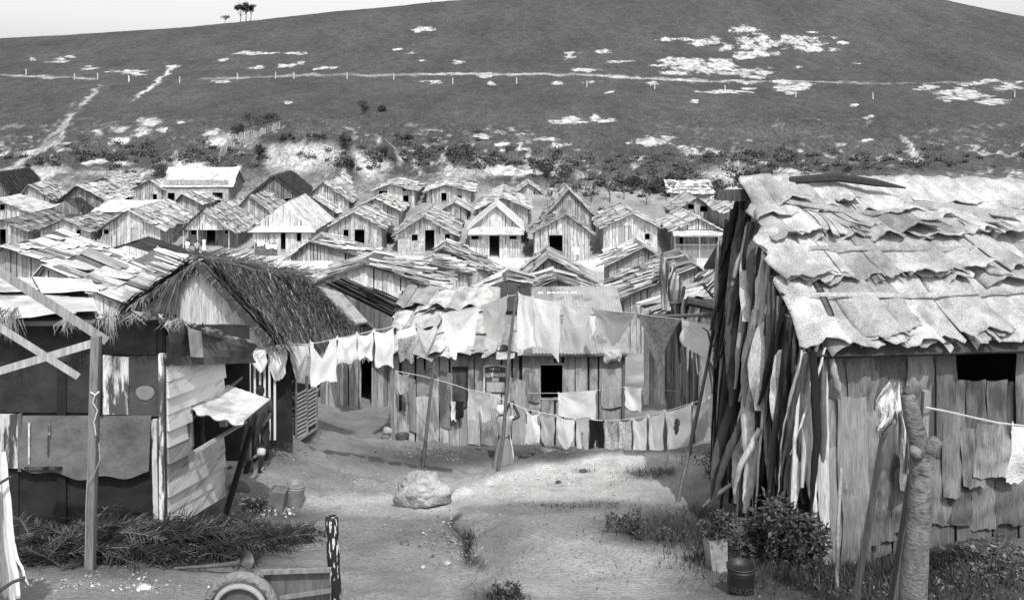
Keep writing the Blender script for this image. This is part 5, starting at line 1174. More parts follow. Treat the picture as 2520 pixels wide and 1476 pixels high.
# ================================================================ people
def figure(name,label,base,J,edges,rad,sub=2,group=None,toward=None,yaw=0):
    """one continuous body grown over a skeleton with the Skin modifier"""
    bm=bmesh.new(); sk=bm.verts.layers.skin.verify(); V={}
    for k,p in J.items():
        v=bm.verts.new(p); V[k]=v; r=rad[k]; v[sk].radius=(r,r) if not isinstance(r,tuple) else r
        v[sk].use_root=(k=='pelvis')
    for a,b in edges: bm.edges.new((V[a],V[b]))
    me=bpy.data.meshes.new(name); bm.to_mesh(me); bm.free()
    o=bpy.data.objects.new(name,me); COL.objects.link(o)
    m1=o.modifiers.new('skin','SKIN'); m1.use_smooth_shade=True
    m2=o.modifiers.new('sub','SUBSURF'); m2.levels=m2.render_levels=sub
    dg=bpy.context.evaluated_depsgraph_get(); dg.update()
    me2=bpy.data.meshes.new_from_object(o.evaluated_get(dg)); o.modifiers.clear(); o.data=me2
    at=me2.attributes.new('tone','FLOAT','FACE'); at.data.foreach_set('value',[1.0]*len(me2.polygons))
    me2.materials.clear(); me2.materials.append(M['skin']); 
    for p in me2.polygons: p.use_smooth=True
    o.location=base; o.rotation_euler=(0,0,yaw); tag(o,label,'person',group); return o
def rings(mb,R_,n=20,tone=.5,fold=0,nf=9,tl=None):
    # R_: list of (x,y,z,rx,ry)
    g=[]
    for i in range(n+1):
        a=2*math.pi*i/n; row=[]
        for k,(x,y,z,rx,ry) in enumerate(R_):
            f=1+fold*math.sin(nf*a)*(k/(len(R_)-1))
            row.append(Vector((x+rx*f*math.cos(a),y+ry*f*math.sin(a),z)))
        g.append(row)
    mb.grid(g,tone)
def stdJ(h=1.65,larm=None,rarm=None,sit=0,lean=0,lk=0,rk=0,turn=1):
    s=h/1.65
    J=dict(pelvis=(0,0,.90),belly=(0,0,1.03),chest=(0,.0,1.22),neckb=(0,0,1.37),neck=(0,.0,1.43),chin=(0,-.015*turn,1.475),head=(0,-.01*turn,1.545),crown=(0,.0,1.615),
      lsh=(-.16,0,1.335),rsh=(.16,0,1.335),lhip=(-.085,0,.86),rhip=(.085,0,.86),lkn=(-.10,-.02+lk,.48),rkn=(.10,-.02-lk,.48),lan=(-.11,.02+lk*1.3,.09),ran=(.11,.02-lk*1.3,.09),lto=(-.12,-.12*turn+lk*1.3,.035),rto=(.12,-.12*turn-lk*1.3,.035))
    la=larm or [(-.21,.0,1.08),(-.22,-.06,.86),(-.22,-.09,.78)]; ra=rarm or [(.21,.0,1.08),(.22,-.06,.86),(.22,-.09,.78)]
    J.update(lel=la[0],lwr=la[1],lpa=la[2],rel=ra[0],rwr=ra[1],rpa=ra[2])
    E=[('pelvis','belly'),('belly','chest'),('chest','neckb'),('neckb','neck'),('neck','chin'),('chin','head'),('head','crown'),('chest','lsh'),('chest','rsh'),('lsh','lel'),('lel','lwr'),('lwr','lpa'),('rsh','rel'),('rel','rwr'),('rwr','rpa'),
       ('pelvis','lhip'),('pelvis','rhip'),('lhip','lkn'),('lkn','lan'),('lan','lto'),('rhip','rkn'),('rkn','ran'),('ran','rto')]
    Rd=dict(pelvis=(.135,.10),belly=(.125,.09),chest=(.14,.10),neckb=.065,neck=.05,chin=.06,head=(.078,.092),crown=.055,lsh=.06,rsh=.06,lel=.038,rel=.038,lwr=.026,rwr=.026,lpa=(.034,.018),rpa=(.034,.018),lhip=.09,rhip=.09,lkn=.056,rkn=.056,lan=.036,ran=.036,lto=.03,rto=.03)
    for sd,pa,wr in (('l','lpa','lwr'),('r','rpa','rwr')):
        d=(Vector(J[pa])-Vector(J[wr])).normalized(); side=d.cross(Vector((0,1,0)));
        if side.length<.1: side=Vector((1,0,0))
        side.normalize()
        for i,(o_,l_) in enumerate(((-.028,.055),(-.010,.075),(.010,.08),(.028,.065))):
            k=f'{sd}f{i}'; J[k+'a']=tuple(Vector(J[pa])+side*o_+d*.04); J[k]=tuple(Vector(J[pa])+side*o_*1.15+d*(.04+l_)+Vector((0,-.015,0)))
            E+=[(pa,k+'a'),(k+'a',k)]; Rd[k+'a']=.0095; Rd[k]=.007
        k=sd+'th'; J[k]=tuple(Vector(J[pa])-side*.055+d*.02+Vector((0,-.02,0))); E.append((wr,k)) if 0 else E.append((pa,k)); Rd[k]=.010
    J={k:tuple(c*s for c in v) for k,v in J.items()}
    return J,E,Rd
# the woman hanging washing (seen from behind)
wb=P(1240,1171,22); wb.z=g1(wb.x,wb.y)
zo=(-(1171-HY)/F*22)-wb.z
J,E,Rd=stdJ(1.60,larm=[(-.02,.16,1.33),(.085,.20,1.52),(.115,.20,1.59)],rarm=[(.38,.06,1.36),(.27,.14,1.56),(.235,.16,1.63)],turn=-1)
for k,dx,dz in (('head',-.06,-.02),('crown',-.07,-.03),('chin',-.055,-.02),('neck',-.04,0),('neckb',-.02,0)):
    a=J[k]; J[k]=(a[0]+dx,a[1],a[2]+dz)
Rd.update(rel=.048,lel=.045,rwr=.034,lwr=.034,rsh=.066)
wo=figure('person','woman in a white head wrap, light blouse and long skirt, arms raised to the clothesline',wb,J,E,Rd)
mb=MB(); rings(mb,[(-.0,0,.86,.115,.10),(0,0,.92,.125,.10),(0,0,1.06,.15,.115),(0,0,1.2,.18,.125),(-.0,0,1.29,.185,.12),(-.01,0,1.345,.14,.09),(-.02,0,1.375,.06,.06)],24,.34,.0); 
mb.tube([(.12,0,1.27),(.185,.02,1.30),(.245,.035,1.315)],[.08,.07,.058],10,.5); mb.tube([(-.13,.02,1.28),(-.10,.07,1.30),(-.06,.11,1.31)],[.075,.065,.056],10,.45); mb.build('blouse','cloth',wo,smooth=True)
mb=MB(); rings(mb,[(0,0,.885,.125,.105),(0,0,.80,.15,.125),(0,0,.72,.165,.14),(.0,0,.5,.2,.17),(.0,0,.3,.235,.2),(0,0,.12,.26,.22)],72,.24,.09,11); mb.tube([(.12,.04,.9),(.16,.02,.78),(.2,0,.6),(.22,.0,.42),(.21,0,.30)],[.012,.02,.014,.02,.012],6,.8); mb.build('skirt','cloth',wo,smooth=True)
mb=MB(); rings(mb,[(0,0,.865,.13,.11),(0,0,.90,.128,.108)],24,.12); mb.build('belt','cloth',wo)
mb=MB(); rings(mb,[(-.075,0,1.40,.05,.05),(-.075,0,1.43,.088,.10),(-.078,0,1.48,.108,.118),(-.08,0,1.54,.112,.12),(-.08,0,1.60,.085,.095),(-.08,0,1.632,.03,.035)],20,.84,.03,5); mb.build('head_wrap','cloth',wo,smooth=True)
mb=MB(); g=[]
for i in range(9):
    u=i/8; g.append([Vector((.15+.10*u+(.03-.06*u)*v*2,.16+.02*math.sin(u*9+v*4),1.62-.62*v-.12*u*v)) for v in [j/10 for j in range(11)]])
mb.grid(g,.6); o=mb.build('held_cloth','cloth',None,smooth=True,loc=wb); tag(o,'crumpled pale cloth held up by the woman at the line','cloth',Lw2)
# three people by the porch
def clothes(o,h,shirt,trou,dress=None,hat=None,turn=1):
    s=h/1.65
    if dress is None:
        mb=MB()
        for x in (-.1,.1):
            rings(mb,[(x*.85*s,0,.92*s,.105*s,.11*s),(x*s,0,.7*s,.098*s,.1*s),(x*1.05*s,0,.45*s,.085*s,.085*s),(x*1.1*s,.02,.1*s,.075*s,.08*s)],12,trou)
        mb.build('trousers','cloth',o,smooth=True)
        mb=MB(); rings(mb,[(0,0,.84*s,.165*s,.125*s),(0,0,1.05*s,.16*s,.12*s),(0,0,1.25*s,.185*s,.125*s),(0,0,1.35*s,.15*s,.1*s),(0,0,1.40*s,.06*s,.06*s)],16,shirt)
        for sg in (-1,1): mb.tube([(sg*.15*s,0,1.33*s),(sg*.19*s,0,1.2*s),(sg*.21*s,0,1.06*s)],[.078*s,.07*s,.06*s],8,shirt)
        mb.build('shirt','cloth',o,smooth=True)
    else:
        mb=MB(); rings(mb,[(0,0,1.4*s,.06*s,.06*s),(0,0,1.36*s,.16*s,.1*s),(0,0,1.2*s,.175*s,.12*s),(0,0,1.0*s,.13*s,.1*s),(0,0,.7*s,.2*s,.16*s),(0,0,.35*s,.26*s,.2*s)],24,dress,.04,8); mb.build('dress','cloth',o,smooth=True)
    mb=MB(); rings(mb,[(0,.02*turn,1.50*s,.088*s,.09*s),(0,.015*turn,1.57*s,.09*s,.10*s),(0,.01*turn,1.63*s,.07*s,.08*s),(0,0,1.66*s,.02*s,.02*s)],14,.03); mb.build('hair','cloth',o,smooth=True)
    if hat:
        mb=MB(); rings(mb,[(0,0,1.58*s,.17*s,.17*s),(0,0,1.60*s,.1*s,.11*s),(0,0,1.70*s,.085*s,.09*s),(0,0,1.71*s,.01,.01)],16,hat); mb.build('hat','cloth',o,smooth=True)
Gp='people standing by the porch hut'
for (lab,x,yb_,h,kw) in (('person in white shirt and trousers standing leftmost before the porch hut',461,634,1.68,dict(shirt=.8,trou=.78,hat=.12)),
    ('person in grey shirt and dark trousers standing between the two in white',484,633,1.6,dict(shirt=.35,trou=.06)),
    ('person in a white dress standing by the porch doorway',502,625,1.55,dict(shirt=0,trou=0,dress=.84))):
    d=81.5 if x<495 else 83; b=P(x,yb_,d); b.z=g1(b.x,b.y)
    J,E,Rd=stdJ(h,larm=[(-.26,-.02,1.1),(-.15,-.14,1.0),(-.1,-.17,.96)] if x==484 else None); o=figure('person',lab,b,J,E,Rd,1,Gp,yaw=Q.uniform(-.6,.6)); clothes(o,h,**kw)
b=P(640,1190,15.3); b.z=g1(b.x,b.y); hb=P(0,948,15.3).z-b.z; J,E,Rd=stdJ(hb,rarm=[(.24,.02,1.1),(.16,-.12,.95),(.1,-.18,.92)],turn=-1); o=figure('person','person in dark clothes standing half hidden behind the propped awning',b,J,E,Rd,2,yaw=.3); clothes(o,hb,.07,.03,turn=-1)
b=P(1893,950,11.9); b.z=g1(b.x,b.y)-.0; zz=P(1893,940,11.9).z; hh=max(.9,(zz-b.z)/1.545*1.65); J,E,Rd=stdJ(hh); o=figure('person','face of a child peering out between the dark hanging bark strips',b,J,E,Rd,2); clothes(o,hh,.04,.03)
# ================================================================ rocks, mounds, yard things
def rock(label,c,sz,tone,seed,name='rock',cat='rock',m='stone',sub=4,amp=.25,group=None,sink=.3):
    bm=bmesh.new(); bmesh.ops.create_icosphere(bm,subdivisions=sub,radius=1)
    r=random.Random(seed); off=r.uniform(0,50)
    V=np.array([v.co[:] for v in bm.verts])
    n=fbm(V[:,0]*1.1+off,V[:,1]*1.1+V[:,2]*.9+off,4,seed)+.5*fbm(V[:,2]*2+off,V[:,0]*2-off,3,seed+5)-.75
    for v,k in zip(bm.verts,n):
        c_=v.co*(1+amp*k*2); v.co=Vector((c_.x*sz[0],c_.y*sz[1],c_.z*sz[2]))
    me=bpy.data.meshes.new(name); bm.to_mesh(me); bm.free()
    at=me.attributes.new('tone','FLOAT','FACE'); at.data.foreach_set('value',[tone]*len(me.polygons)); me.materials.append(M[m])
    me.polygons.foreach_set('use_smooth',[sub>2]*len(me.polygons))
    o=bpy.data.objects.new(name,me); COL.objects.link(o); o.location=c; return tag(o,label,cat,group)
c=P(1034,1235,13.6); c.z=g1(c.x,c.y)+.21; rock('big rounded boulder lying in the middle of the yard',c,(.38,.32,.29),.34,12,'boulder','boulder',amp=.42,sub=5)
def at(x,y): return hit(x,y)
for i,(x,y,r_,lab,tn) in enumerate(((1375,1190,.045,'dark fist sized stone on the pale slope right of the crooked pole',.06),(1436,1160,.05,'low dark tussock of earth on the pale rise crest',.12),(1100,1385,.04,'pale broken stone beside the gully in the yard',.4),(1040,1395,.025,'small white stone left of the gully',.5),(995,1340,.05,'flat dark stone left of the gully bend',.12),(355,1448,.05,'white crumpled scrap of stone on the bank above the cart wheel',.6),(1520,1270,.05,'stone at the left edge of the scrubby weeds',.2))):
    p=at(x,y); rock(lab,p,(r_*1.3,r_,r_*.7),tn,30+i,'stone','stone',sub=2)
# rubble: nobody could count the crumbs of earth and pebbles
mb=MB()
def crumb(p,r,tn):
    a=[p+Vector((Q.uniform(-1,1),Q.uniform(-1,1),Q.uniform(-.2,1)))*r for _ in range(4)]
    for t3 in ((0,1,2),(0,2,3),(0,3,1),(1,3,2)): mb.tri(a[t3[0]],a[t3[1]],a[t3[2]],tn)
def lerpd(X,dd,Z,ray,i,k):
    a=ray[i,k-1]-Z[i,k-1]; b=Z[i,k]-ray[i,k]; f=a/max(a+b,1e-6); return Vector((X[i,k-1]*(1-f)+X[i,k]*f,dd[k-1]*(1-f)+dd[k]*f,Z[i,k-1]*(1-f)+Z[i,k]*f))
REG=[(1080,1112,150,22,23,380,.03,(.06,.3)),(1330,1108,110,16,23,160,.03,(.06,.3)),(1120,1335,90,60,10.8,160,.022,(.08,.4)),(700,1110,60,32,20,130,.03,(.08,.3)),(1260,1400,700,80,9,1500,.011,(.06,.35)),(1250,1300,600,70,11.5,900,.014,(.06,.35)),(1400,1180,300,24,15.5,300,.02,(.15,.6)),(900,1180,160,40,16,260,.02,(.1,.5)),(1000,1260,300,40,13,260,.015,(.15,.5)),
     (2400,1380,170,90,9,900,.03,(.03,.22)),(2150,1440,300,50,8.6,260,.02,(.04,.3)),(640,1250,70,30,13,130,.025,(.2,.8)),(250,1440,250,26,8,260,.016,(.15,.7)),(1650,1200,250,60,14,200,.014,(.15,.5)),(620,1240,40,18,13,50,.04,(.4,.85)),(520,1330,40,12,10.3,40,.03,(.5,.85))]
pts=[]
for (x,y,rx,ry,d,n,r_,tn) in REG:
    k0=np.array([(x+Q.gauss(0,.5)*rx,y+Q.gauss(0,.5)*ry) for _ in range(n)])
    # find where they lie: march a coarse set of depths on the ground
    dd=np.linspace(d*.6,d*1.7,60); 
    X=(k0[:,0:1]-CX)/F*dd[None]; Z=G(X.ravel(),np.broadcast_to(dd,X.shape).ravel()).reshape(X.shape); ray=-(k0[:,1:2]-HY)/F*dd[None]
    ok=Z>=ray; kk=np.argmax(ok,1)
    for i in range(n):
        if ok[i,kk[i]] and kk[i]>0:
            p=lerpd(X,dd,Z,ray,i,kk[i]); crumb(p,r_*Q.uniform(.4,1.5),Q.uniform(*tn))
tag(mb.build('rubble','stone'),'crumbs of earth, pebbles and litter scattered over the yard','rubble',kind='stuff')
# grass and weeds as one mass
mb=MB()
def scatter(x,y,rx,ry,d,n):
    k0=np.array([(x+Q.gauss(0,.5)*rx,y+Q.gauss(0,.5)*ry) for _ in range(n)]); dd=np.linspace(d*.6,d*1.8,80)
    X=(k0[:,0:1]-CX)/F*dd[None]; Z=G(X.ravel(),np.broadcast_to(dd,X.shape).ravel()).reshape(X.shape); ray=-(k0[:,1:2]-HY)/F*dd[None]
    ok=Z>=ray; kk=np.argmax(ok,1)
    return [lerpd(X,dd,Z,ray,i,kk[i]) for i in range(n) if ok[i,kk[i]] and kk[i]>0]
for (x,y,rx,ry,d,n,h) in ((1700,1300,170,40,11,1300,.07),(1800,1350,150,60,10,1400,.09),(2000,1410,260,50,9,1600,.10),(2280,1420,300,70,8.5,2400,.08),(1590,1165,60,12,16,200,.06),(1240,1470,50,10,8.2,260,.06),(1155,1340,18,40,11,260,.05),(680,1320,110,24,10.5,900,.08),(640,1250,60,20,12.5,300,.08),(1420,1245,170,10,13,350,.03),(2480,1300,90,30,10,300,.1),(1700,1120,90,20,17,260,.05),(1440,1160,30,4,17,60,.05)):
    for p in scatter(x,y,rx,ry,d,n):
        l=h*Q.uniform(.5,1.5); a=Q.uniform(0,6.28); w_2=.006; e=p+Vector((Q.uniform(-.6,.6)*l,Q.uniform(-.6,.6)*l,l)); s_=Vector((math.cos(a),math.sin(a),0))*w_2
        mb.tri(p-s_,p+s_,e,Q.uniform(.015,.07))
tag(mb.build('grass','leaf'),'dark weeds and grass growing in patches over the yard','grass',kind='stuff')
def bush(label,c,sz,n,leaf,tone=(.02,.08),seed=0,name='bush',cat='bush',group=None,stem=True,ratio=.45,clumps=9):
    r=random.Random(seed+hash_(label)); root=thing(name,label,cat,c,0,group); mb=MB()
    cl=[(Vector((r.gauss(0,.42)*sz[0],r.gauss(0,.42)*sz[1],(.25+.75*r.random())*sz[2])),r.uniform(.28,.5)*min(sz[0],sz[2])) for _ in range(clumps)]
    for k in range(n):
        o,rr=r.choice(cl); d=Vector((r.gauss(0,1),r.gauss(0,1),r.gauss(0,1))).normalized()*rr*r.uniform(.5,1.05); p=o+d
        if p.z<0.01: p.z=r.uniform(.01,.1)*sz[2]
        a=Vector((r.gauss(0,1),r.gauss(0,1),r.gauss(0,.6))).normalized(); b=a.cross(Vector((r.gauss(0,1),r.gauss(0,1),r.gauss(0,1)))).normalized(); l=leaf*r.uniform(.6,1.5)
        tn=r.uniform(*tone); mb.quad(p,p+a*l*.5+b*l*ratio*.5,p+a*l,p+a*l*.5-b*l*ratio*.5,tn)
    mb.build('foliage','leaf',root)
    if stem:
        mb=MB()
        for o,rr in cl[:6]: mb.tube([Vector((r.uniform(-.04,.04)*sz[0],0,-.05)),o*.5+Vector((r.uniform(-.1,.1)*sz[0],0,0)),o],[.03*sz[2],.02*sz[2],.008*sz[2]],5,.1)
        mb.build('stem','bark',root)
    return root
p=at(1955,1392); bush('dense dark leafy bush at the foot of the near bark hut',p,(.38,.32,.58),3200,.06,(.015,.09),1,clumps=22)
p=at(1880,1370); bush('spiky weeds spreading left of the dense dark bush',p,(.34,.25,.3),700,.1,(.02,.1),2,ratio=.2,clumps=10)
p=at(1745,1170); bush('thin leggy shrub beside the forked pole',p,(.35,.3,.38),420,.04,(.03,.1),3)
p=at(1562,1318); bush('upright small weed bush, right of the two at the yard edge',p,(.16,.14,.26),420,.035,(.02,.08),4)
p=at(1515,1312); bush('small ragged weed bush, left of the two at the yard edge',p,(.11,.1,.2),300,.03,(.02,.08),5)
p=at(1640,1330); bush('low dark weed clump below the forked pole',p,(.25,.18,.12),400,.035,(.02,.08),6)
p=at(1255,1474); bush('dark tuft of weeds cut by the bottom picture edge',p,(.2,.15,.08),500,.03,(.02,.07),7,stem=False)
# tins with plants
def can(label,c,r_,h,tone,tilt=(0,0),sq=False,ribs=False,rim=True,plant=0,name='tin_can',cat='can'):
    root=thing(name,label,cat,c); root.rotation_euler=(tilt[0],tilt[1],Q.uniform(-.3,.3) if sq else 0)
    mb=MB(); n=4 if sq else 24; g=[]
    for i in range(n+1 if not sq else 5):
        a=2*math.pi*i/n+(math.pi/4 if sq else 0); rr=r_*(1.35 if sq else 1)*(1+(.025*math.cos(a*12) if ribs else 0))
        g.append([Vector((rr*math.cos(a)*f,rr*math.sin(a)*f,z)) for z,f in ((-.06,.86),(h*.3,.9),(h*.34,.915),(h*.38,.9),(h*.7,.95),(h,1.0),(h,.95),(h*.85,.93),(h*.85,.01))])
    mb.grid(g,tone); mb.build('body','metal',root,smooth=not sq)
    if rim and not sq: 
        mb=MB(); mb.tube([Vector((r_*1.01*math.cos(a),r_*1.01*math.sin(a),h)) for a in [2*math.pi*i/24 for i in range(25)]],.008,5,tone*1.6); mb.tube([Vector((r_*.99*math.cos(a),r_*.99*math.sin(a),h*.88)) for a in [2*math.pi*i/24 for i in range(25)]],.006,5,tone*1.5); mb.build('rim','metal',root)
    return root
p=at(1765,1402); pot=can('pale square tin planted with weeds, leaning beside the bush',p,.1,.34,.3,(0,-.08),sq=True)
def potplant(label,c,w_3,h,n,seed):
    return bush(label,c,(w_3,w_3,h),n,.045,(.02,.1),seed,name='potted_plant',cat='plant')
potplant('weedy plant growing out of the pale square tin',p+Vector((0,0,.34)),.24,.22,800,11)
p=at(1815,1375); p2=p+Vector((.05,.3,0)); p2.z=g1(p2.x,p2.y); can('dark tin tucked behind the pale square tin',p2,.12,.32,.08,(0,0),sq=True)
p=at(1822,1500); p=P(1824,1495,8.4); p.z=g1(p.x,p.y); hcan=max(.25,P(0,1402,8.4).z-p.z); cn=can('big dark round can with worn lettering at the bottom edge of the picture',p,.125,hcan,.012)
cu=bpy.data.curves.new('t','FONT'); cu.body='BRAVO'; cu.size=.07; cu.extrude=.001; cu.align_x='CENTER'; ob=bpy.data.objects.new('t',cu); COL.objects.link(ob); dg=bpy.context.evaluated_depsgraph_get(); dg.update(); me=bpy.data.meshes.new_from_object(ob.evaluated_get(dg)); bpy.data.objects.remove(ob)
for v in me.vertices:
    a=(v.co.x-.03)/.125; z=v.co.y; o_=v.co.z; v.co=Vector((math.sin(a)*(.123+o_),-math.cos(a)*(.123+o_),z))
at_=me.attributes.new('tone','FLOAT','FACE'); at_.data.foreach_set('value',[.06]*len(me.polygons)); me.materials.clear(); me.materials.append(M['paint']); lo=bpy.data.objects.new('lettering',me); COL.objects.link(lo); lo.parent=cn; lo.location=(0,0,hcan-.2)
p=at(683,1247); can('battered square tin full of rubbish in front of the ribbed bucket',p,.115,.26,.16,(.05,.12),sq=True,name='tin_can')
p=at(722,1246); can('ribbed wooden bucket standing behind the battered square tin',p,.14,.31,.17,(0,.1),ribs=True,name='bucket',cat='bucket')
# broken crate and trash by the dark planks
cb=at(625,1215); cr=thing('broken_crate','broken wooden trestle of crossed planks beside the dark props','crate',cb)
k_=lambda x,y,d=14.3:P(x,y,d)-cb
mb=MB(); mb.beam(k_(597,1140),k_(622,1212),.05,.02,.28); mb.beam(k_(648,1150),k_(612,1185),.05,.02,.33); mb.beam(k_(595,1142),k_(640,1115),.05,.03,.2); mb.beam(k_(612,1130),k_(618,1208,14.5),.12,.02,.18); mb.beam(k_(642,1120),k_(634,1214),.05,.05,.03); mb.beam(k_(606,1150),k_(596,1204,14.6),.06,.05,.03); mb.beam(k_(560,1150,14.8),k_(600,1185,14.8),.06,.1,.12); mb.build('planks','wood',cr)
rock('pale rag bundle on top of the broken trestle',P(643,1112,14.3),(.07,.06,.06),.6,9,'rag_bundle','rag','cloth',3)
rock('dark rounded pan lying behind the broken trestle',P(634,1100,14.8),(.10,.10,.05),.03,10,'pan','pan','metal',3,amp=.1)
rock('grey heap of rags under the dark planks',at(585,1205),(.16,.14,.12),.15,12,'rag_heap','rags','cloth',3)
rock('white scrap of cloth on the ground beside the shack wall corner',at(606,1258),(.07,.03,.02),.7,14,'scrap','scrap','cloth',2)
# things along the yard hut wall
p=P(990,1092,24.3); p.z=g1(p.x,p.y); can('dark bucket standing against the yard hut corner',p,.18,.30,.05,name='bucket',cat='bucket',ribs=False)
for i,(x,y,tn) in enumerate(((953,1060,.3),(948,1075,.15),(958,1085,.22))): rock(('bundle of old sticks at the left corner of the yard hut','dark sack beside the sticks at the yard hut corner','pale stump at the foot of the yard hut corner')[i],P(x,y,24.2),(.12,.1,.1),tn,50+i,('stick_bundle','sack','stump')[i],('sticks','sack','stump')[i],'wood',3)
mb=MB(); lb=P(1410,1128,20.5); lb.z=g1(lb.x,lb.y)+.07; mb.tube([P(1335,1108,21.5)-lb,P(1380,1122,21)-lb,P(1418,1131,20.6)-lb],[.09,.08,.06],9,.3); tag(mb.build('log','bark',loc=lb,smooth=True),'pale log lying on the ground behind the rise, under the washing','log')
mb=MB(); lb=P(1385,1110,21.8); mb.beam(P(1320,1050,22.4)-lb,P(1345,1108,22)-lb,.12,.06,.1); mb.beam(P(1345,1100,22.6)-lb,P(1405,1120,22)-lb,.05,.05,.15); tag(mb.build('plank_scrap','wood',loc=lb),'dark planks fallen against the yard hut below the white dress','planks')
# ---------------------------------------------------------------- scaffold of beams at the left
sb_=P(222,1393,8.55); sb_.z=g1(sb_.x,sb_.y)-.05; sf=thing('timber_frame','frame of sawn beams tied to an upright post before the near left shack','frame',sb_)
z_=lambda x,y,d:P(x,y,d)-sb_
mb=MB(); mb.beam(z_(236,828,8.5),z_(220,1398,8.55),.075,.05,.17,(0,1,0)); mb.beam(z_(243,828,8.52),z_(228,1398,8.57),.03,.07,.12,(0,1,0)); mb.build('post','wood',sf)
for nm,a,b,wd,hd,tn in (('beam',(-60,630,8.0),(262,838,8.6),.045,.075,.27),('beam',(-60,768,8.1),(192,926,8.55),.04,.058,.38),('beam',(-60,930,8.9),(236,842,8.5),.04,.07,.42)):
    mb=MB(); mb.beam(z_(*a),z_(*b),wd,hd,tn,(0,0,1)); mb.build(nm,'wood',sf)
mb=MB(); mb.tube([z_(224,965,8.48),z_(234,972,8.46),z_(244,963,8.48)],.008,5,.6); mb.tube([z_(234,972,8.46),z_(228,990,8.46),z_(240,1010,8.47),z_(231,1040,8.47),z_(236,1070,8.48)],.006,5,.5); mb.tube([z_(243,1090,8.47),z_(246,1130,8.46),z_(232,1165,8.46),z_(214,1190,8.47),z_(211,1260,8.48),z_(212,1340,8.5)],.004,5,.35); mb.build('cord','rope',sf)
# ---------------------------------------------------------------- palm frond heap
mb=MB(); fl=P(300,1340,9.6)
def frond(p,ang,l,h,tone):
    d=Vector((math.cos(ang),math.sin(ang),0)); up=Vector((0,0,1)); side=d.cross(up); pr=p
    m_=14
    for k in range(m_):
        v=k/m_; c=p+d*l*v+up*h*math.sin(v*2.2)*.6
        for sg in (-1,1):
            ll_=l*.42*(1-.5*abs(v-.4))*Q.uniform(.6,1.1); e=c+(d*.75+side*sg*Q.uniform(.3,.9)+up*Q.uniform(-.35,.25)).normalized()*ll_
            wv=d*.008; tn=tone*Q.uniform(.4,1.6)
            mb.quad(c-wv,c+wv,(c+e)/2+wv+up*.02,(c+e)/2-wv+up*.02,tn); mb.tri((c+e)/2-wv+up*.02,(c+e)/2+wv+up*.02,e,tn)
        if k: mb.quad(pr-side*.008,pr+side*.008,c+side*.008,c-side*.008,tone*2)
        pr=c
for (x,y,rx,ry,n,hh_) in ((230,1345,200,26,190,.16),(120,1370,90,20,90,.12),(420,1350,160,24,150,.13),(560,1345,130,18,60,.08),(650,1320,80,16,30,.06)):
    for p in scatter(x,y,rx,ry,9.8,n):
        p=p+Vector((0,0,Q.uniform(0,hh_*.6))); frond(p-fl,Q.choice((Q.uniform(-.6,.8),math.pi+Q.uniform(-.8,.6),Q.uniform(0,6.3))),Q.uniform(.3,.7),Q.uniform(.0,.13),Q.choice((.01,.015,.03,.07)))
tag(mb.build('palm_frond_heap','thatch',loc=fl),'dark heap of cut palm fronds along the foot of the near left shack','fronds',kind='thing')
# pipe with a flared mouth
pb=at(600,1398); mb=MB(); mb.tube([P(430,1398,8.75)-pb,P(520,1392,8.72)-pb,P(580,1385,8.7)-pb,P(594,1381,8.7)-pb,P(603,1378,8.68)-pb,P(608,1376,8.67)-pb],[.014,.018,.022,.035,.06,.082],16,.08,cap=False); tag(mb.build('pipe','metal',loc=pb,smooth=True),'old metal pipe with a flared horn mouth lying beside the frond heap','pipe')
# ---------------------------------------------------------------- cart, charred post
cw=P(600,1490,7.45); cw.z=g1(cw.x,cw.y); ct=thing('handcart','low wooden cart with one worn rubber tyred wheel at the bottom edge','cart',cw)
y_=lambda x,y,d:P(x,y,d)-cw
c=y_(592,1500,7.45)
def ring(R0,r0,tone,name,m,sq=1.0,n=48,off=0):
    mb=MB(); g=[]
    for i in range(n+1):
        a=2*math.pi*i/n; g.append([c+Vector(((R0+r0*math.cos(b))*math.cos(a),off+r0*sq*math.sin(b),(R0+r0*math.cos(b))*math.sin(a))) for b in [2*math.pi*j/10 for j in range(11)]])
    mb.grid(g,tone); return mb.build(name,m,ct,smooth=True)
ty=ring(.268,.040,.2,'tyre','stone',1.3); rm=ring(.205,.022,.3,'rim','paint',1.2,off=-.03); rm.parent=ty
mb=MB(); 
for i in range(24):
    a0=2*math.pi*i/24; a1=2*math.pi*(i+1)/24; mb.tri(c,c+Vector((.2*math.cos(a1),0,.2*math.sin(a1))),c+Vector((.2*math.cos(a0),0,.2*math.sin(a0))),.10)
q=mb.build('wheel_disc','metal',ct)
mb=MB(); mb.hexa([y_(648,1520,7.5),y_(812,1520,7.5),y_(812,1520,8.1),y_(648,1520,8.1),y_(648,1409,7.5),y_(812,1404,7.5),y_(812,1404,8.1)+Vector((0,0,-.0)),y_(648,1409,8.1)],.12)
mb.beam(y_(640,1407,7.45),y_(815,1401,7.45),.03,.03,.2); mb.beam(y_(690,1470,7.44),y_(815,1452,7.44),.02,.03,.18); mb.build('cart_box','wood',ct)
pb=P(826,1500,7.7); pb.z=g1(pb.x,pb.y)-.1; mb=MB(); n=18; mb.tube([P(816+ (826-816)*k/n,1272+(1500-1272)*k/n,7.7)-pb for k in range(n+1)],[.052+.003*math.sin(k*1.1) for k in range(n+1)],12,.03,tf=lambda k:.03)
po=mb.build('charred_post','bark',loc=pb,smooth=True)
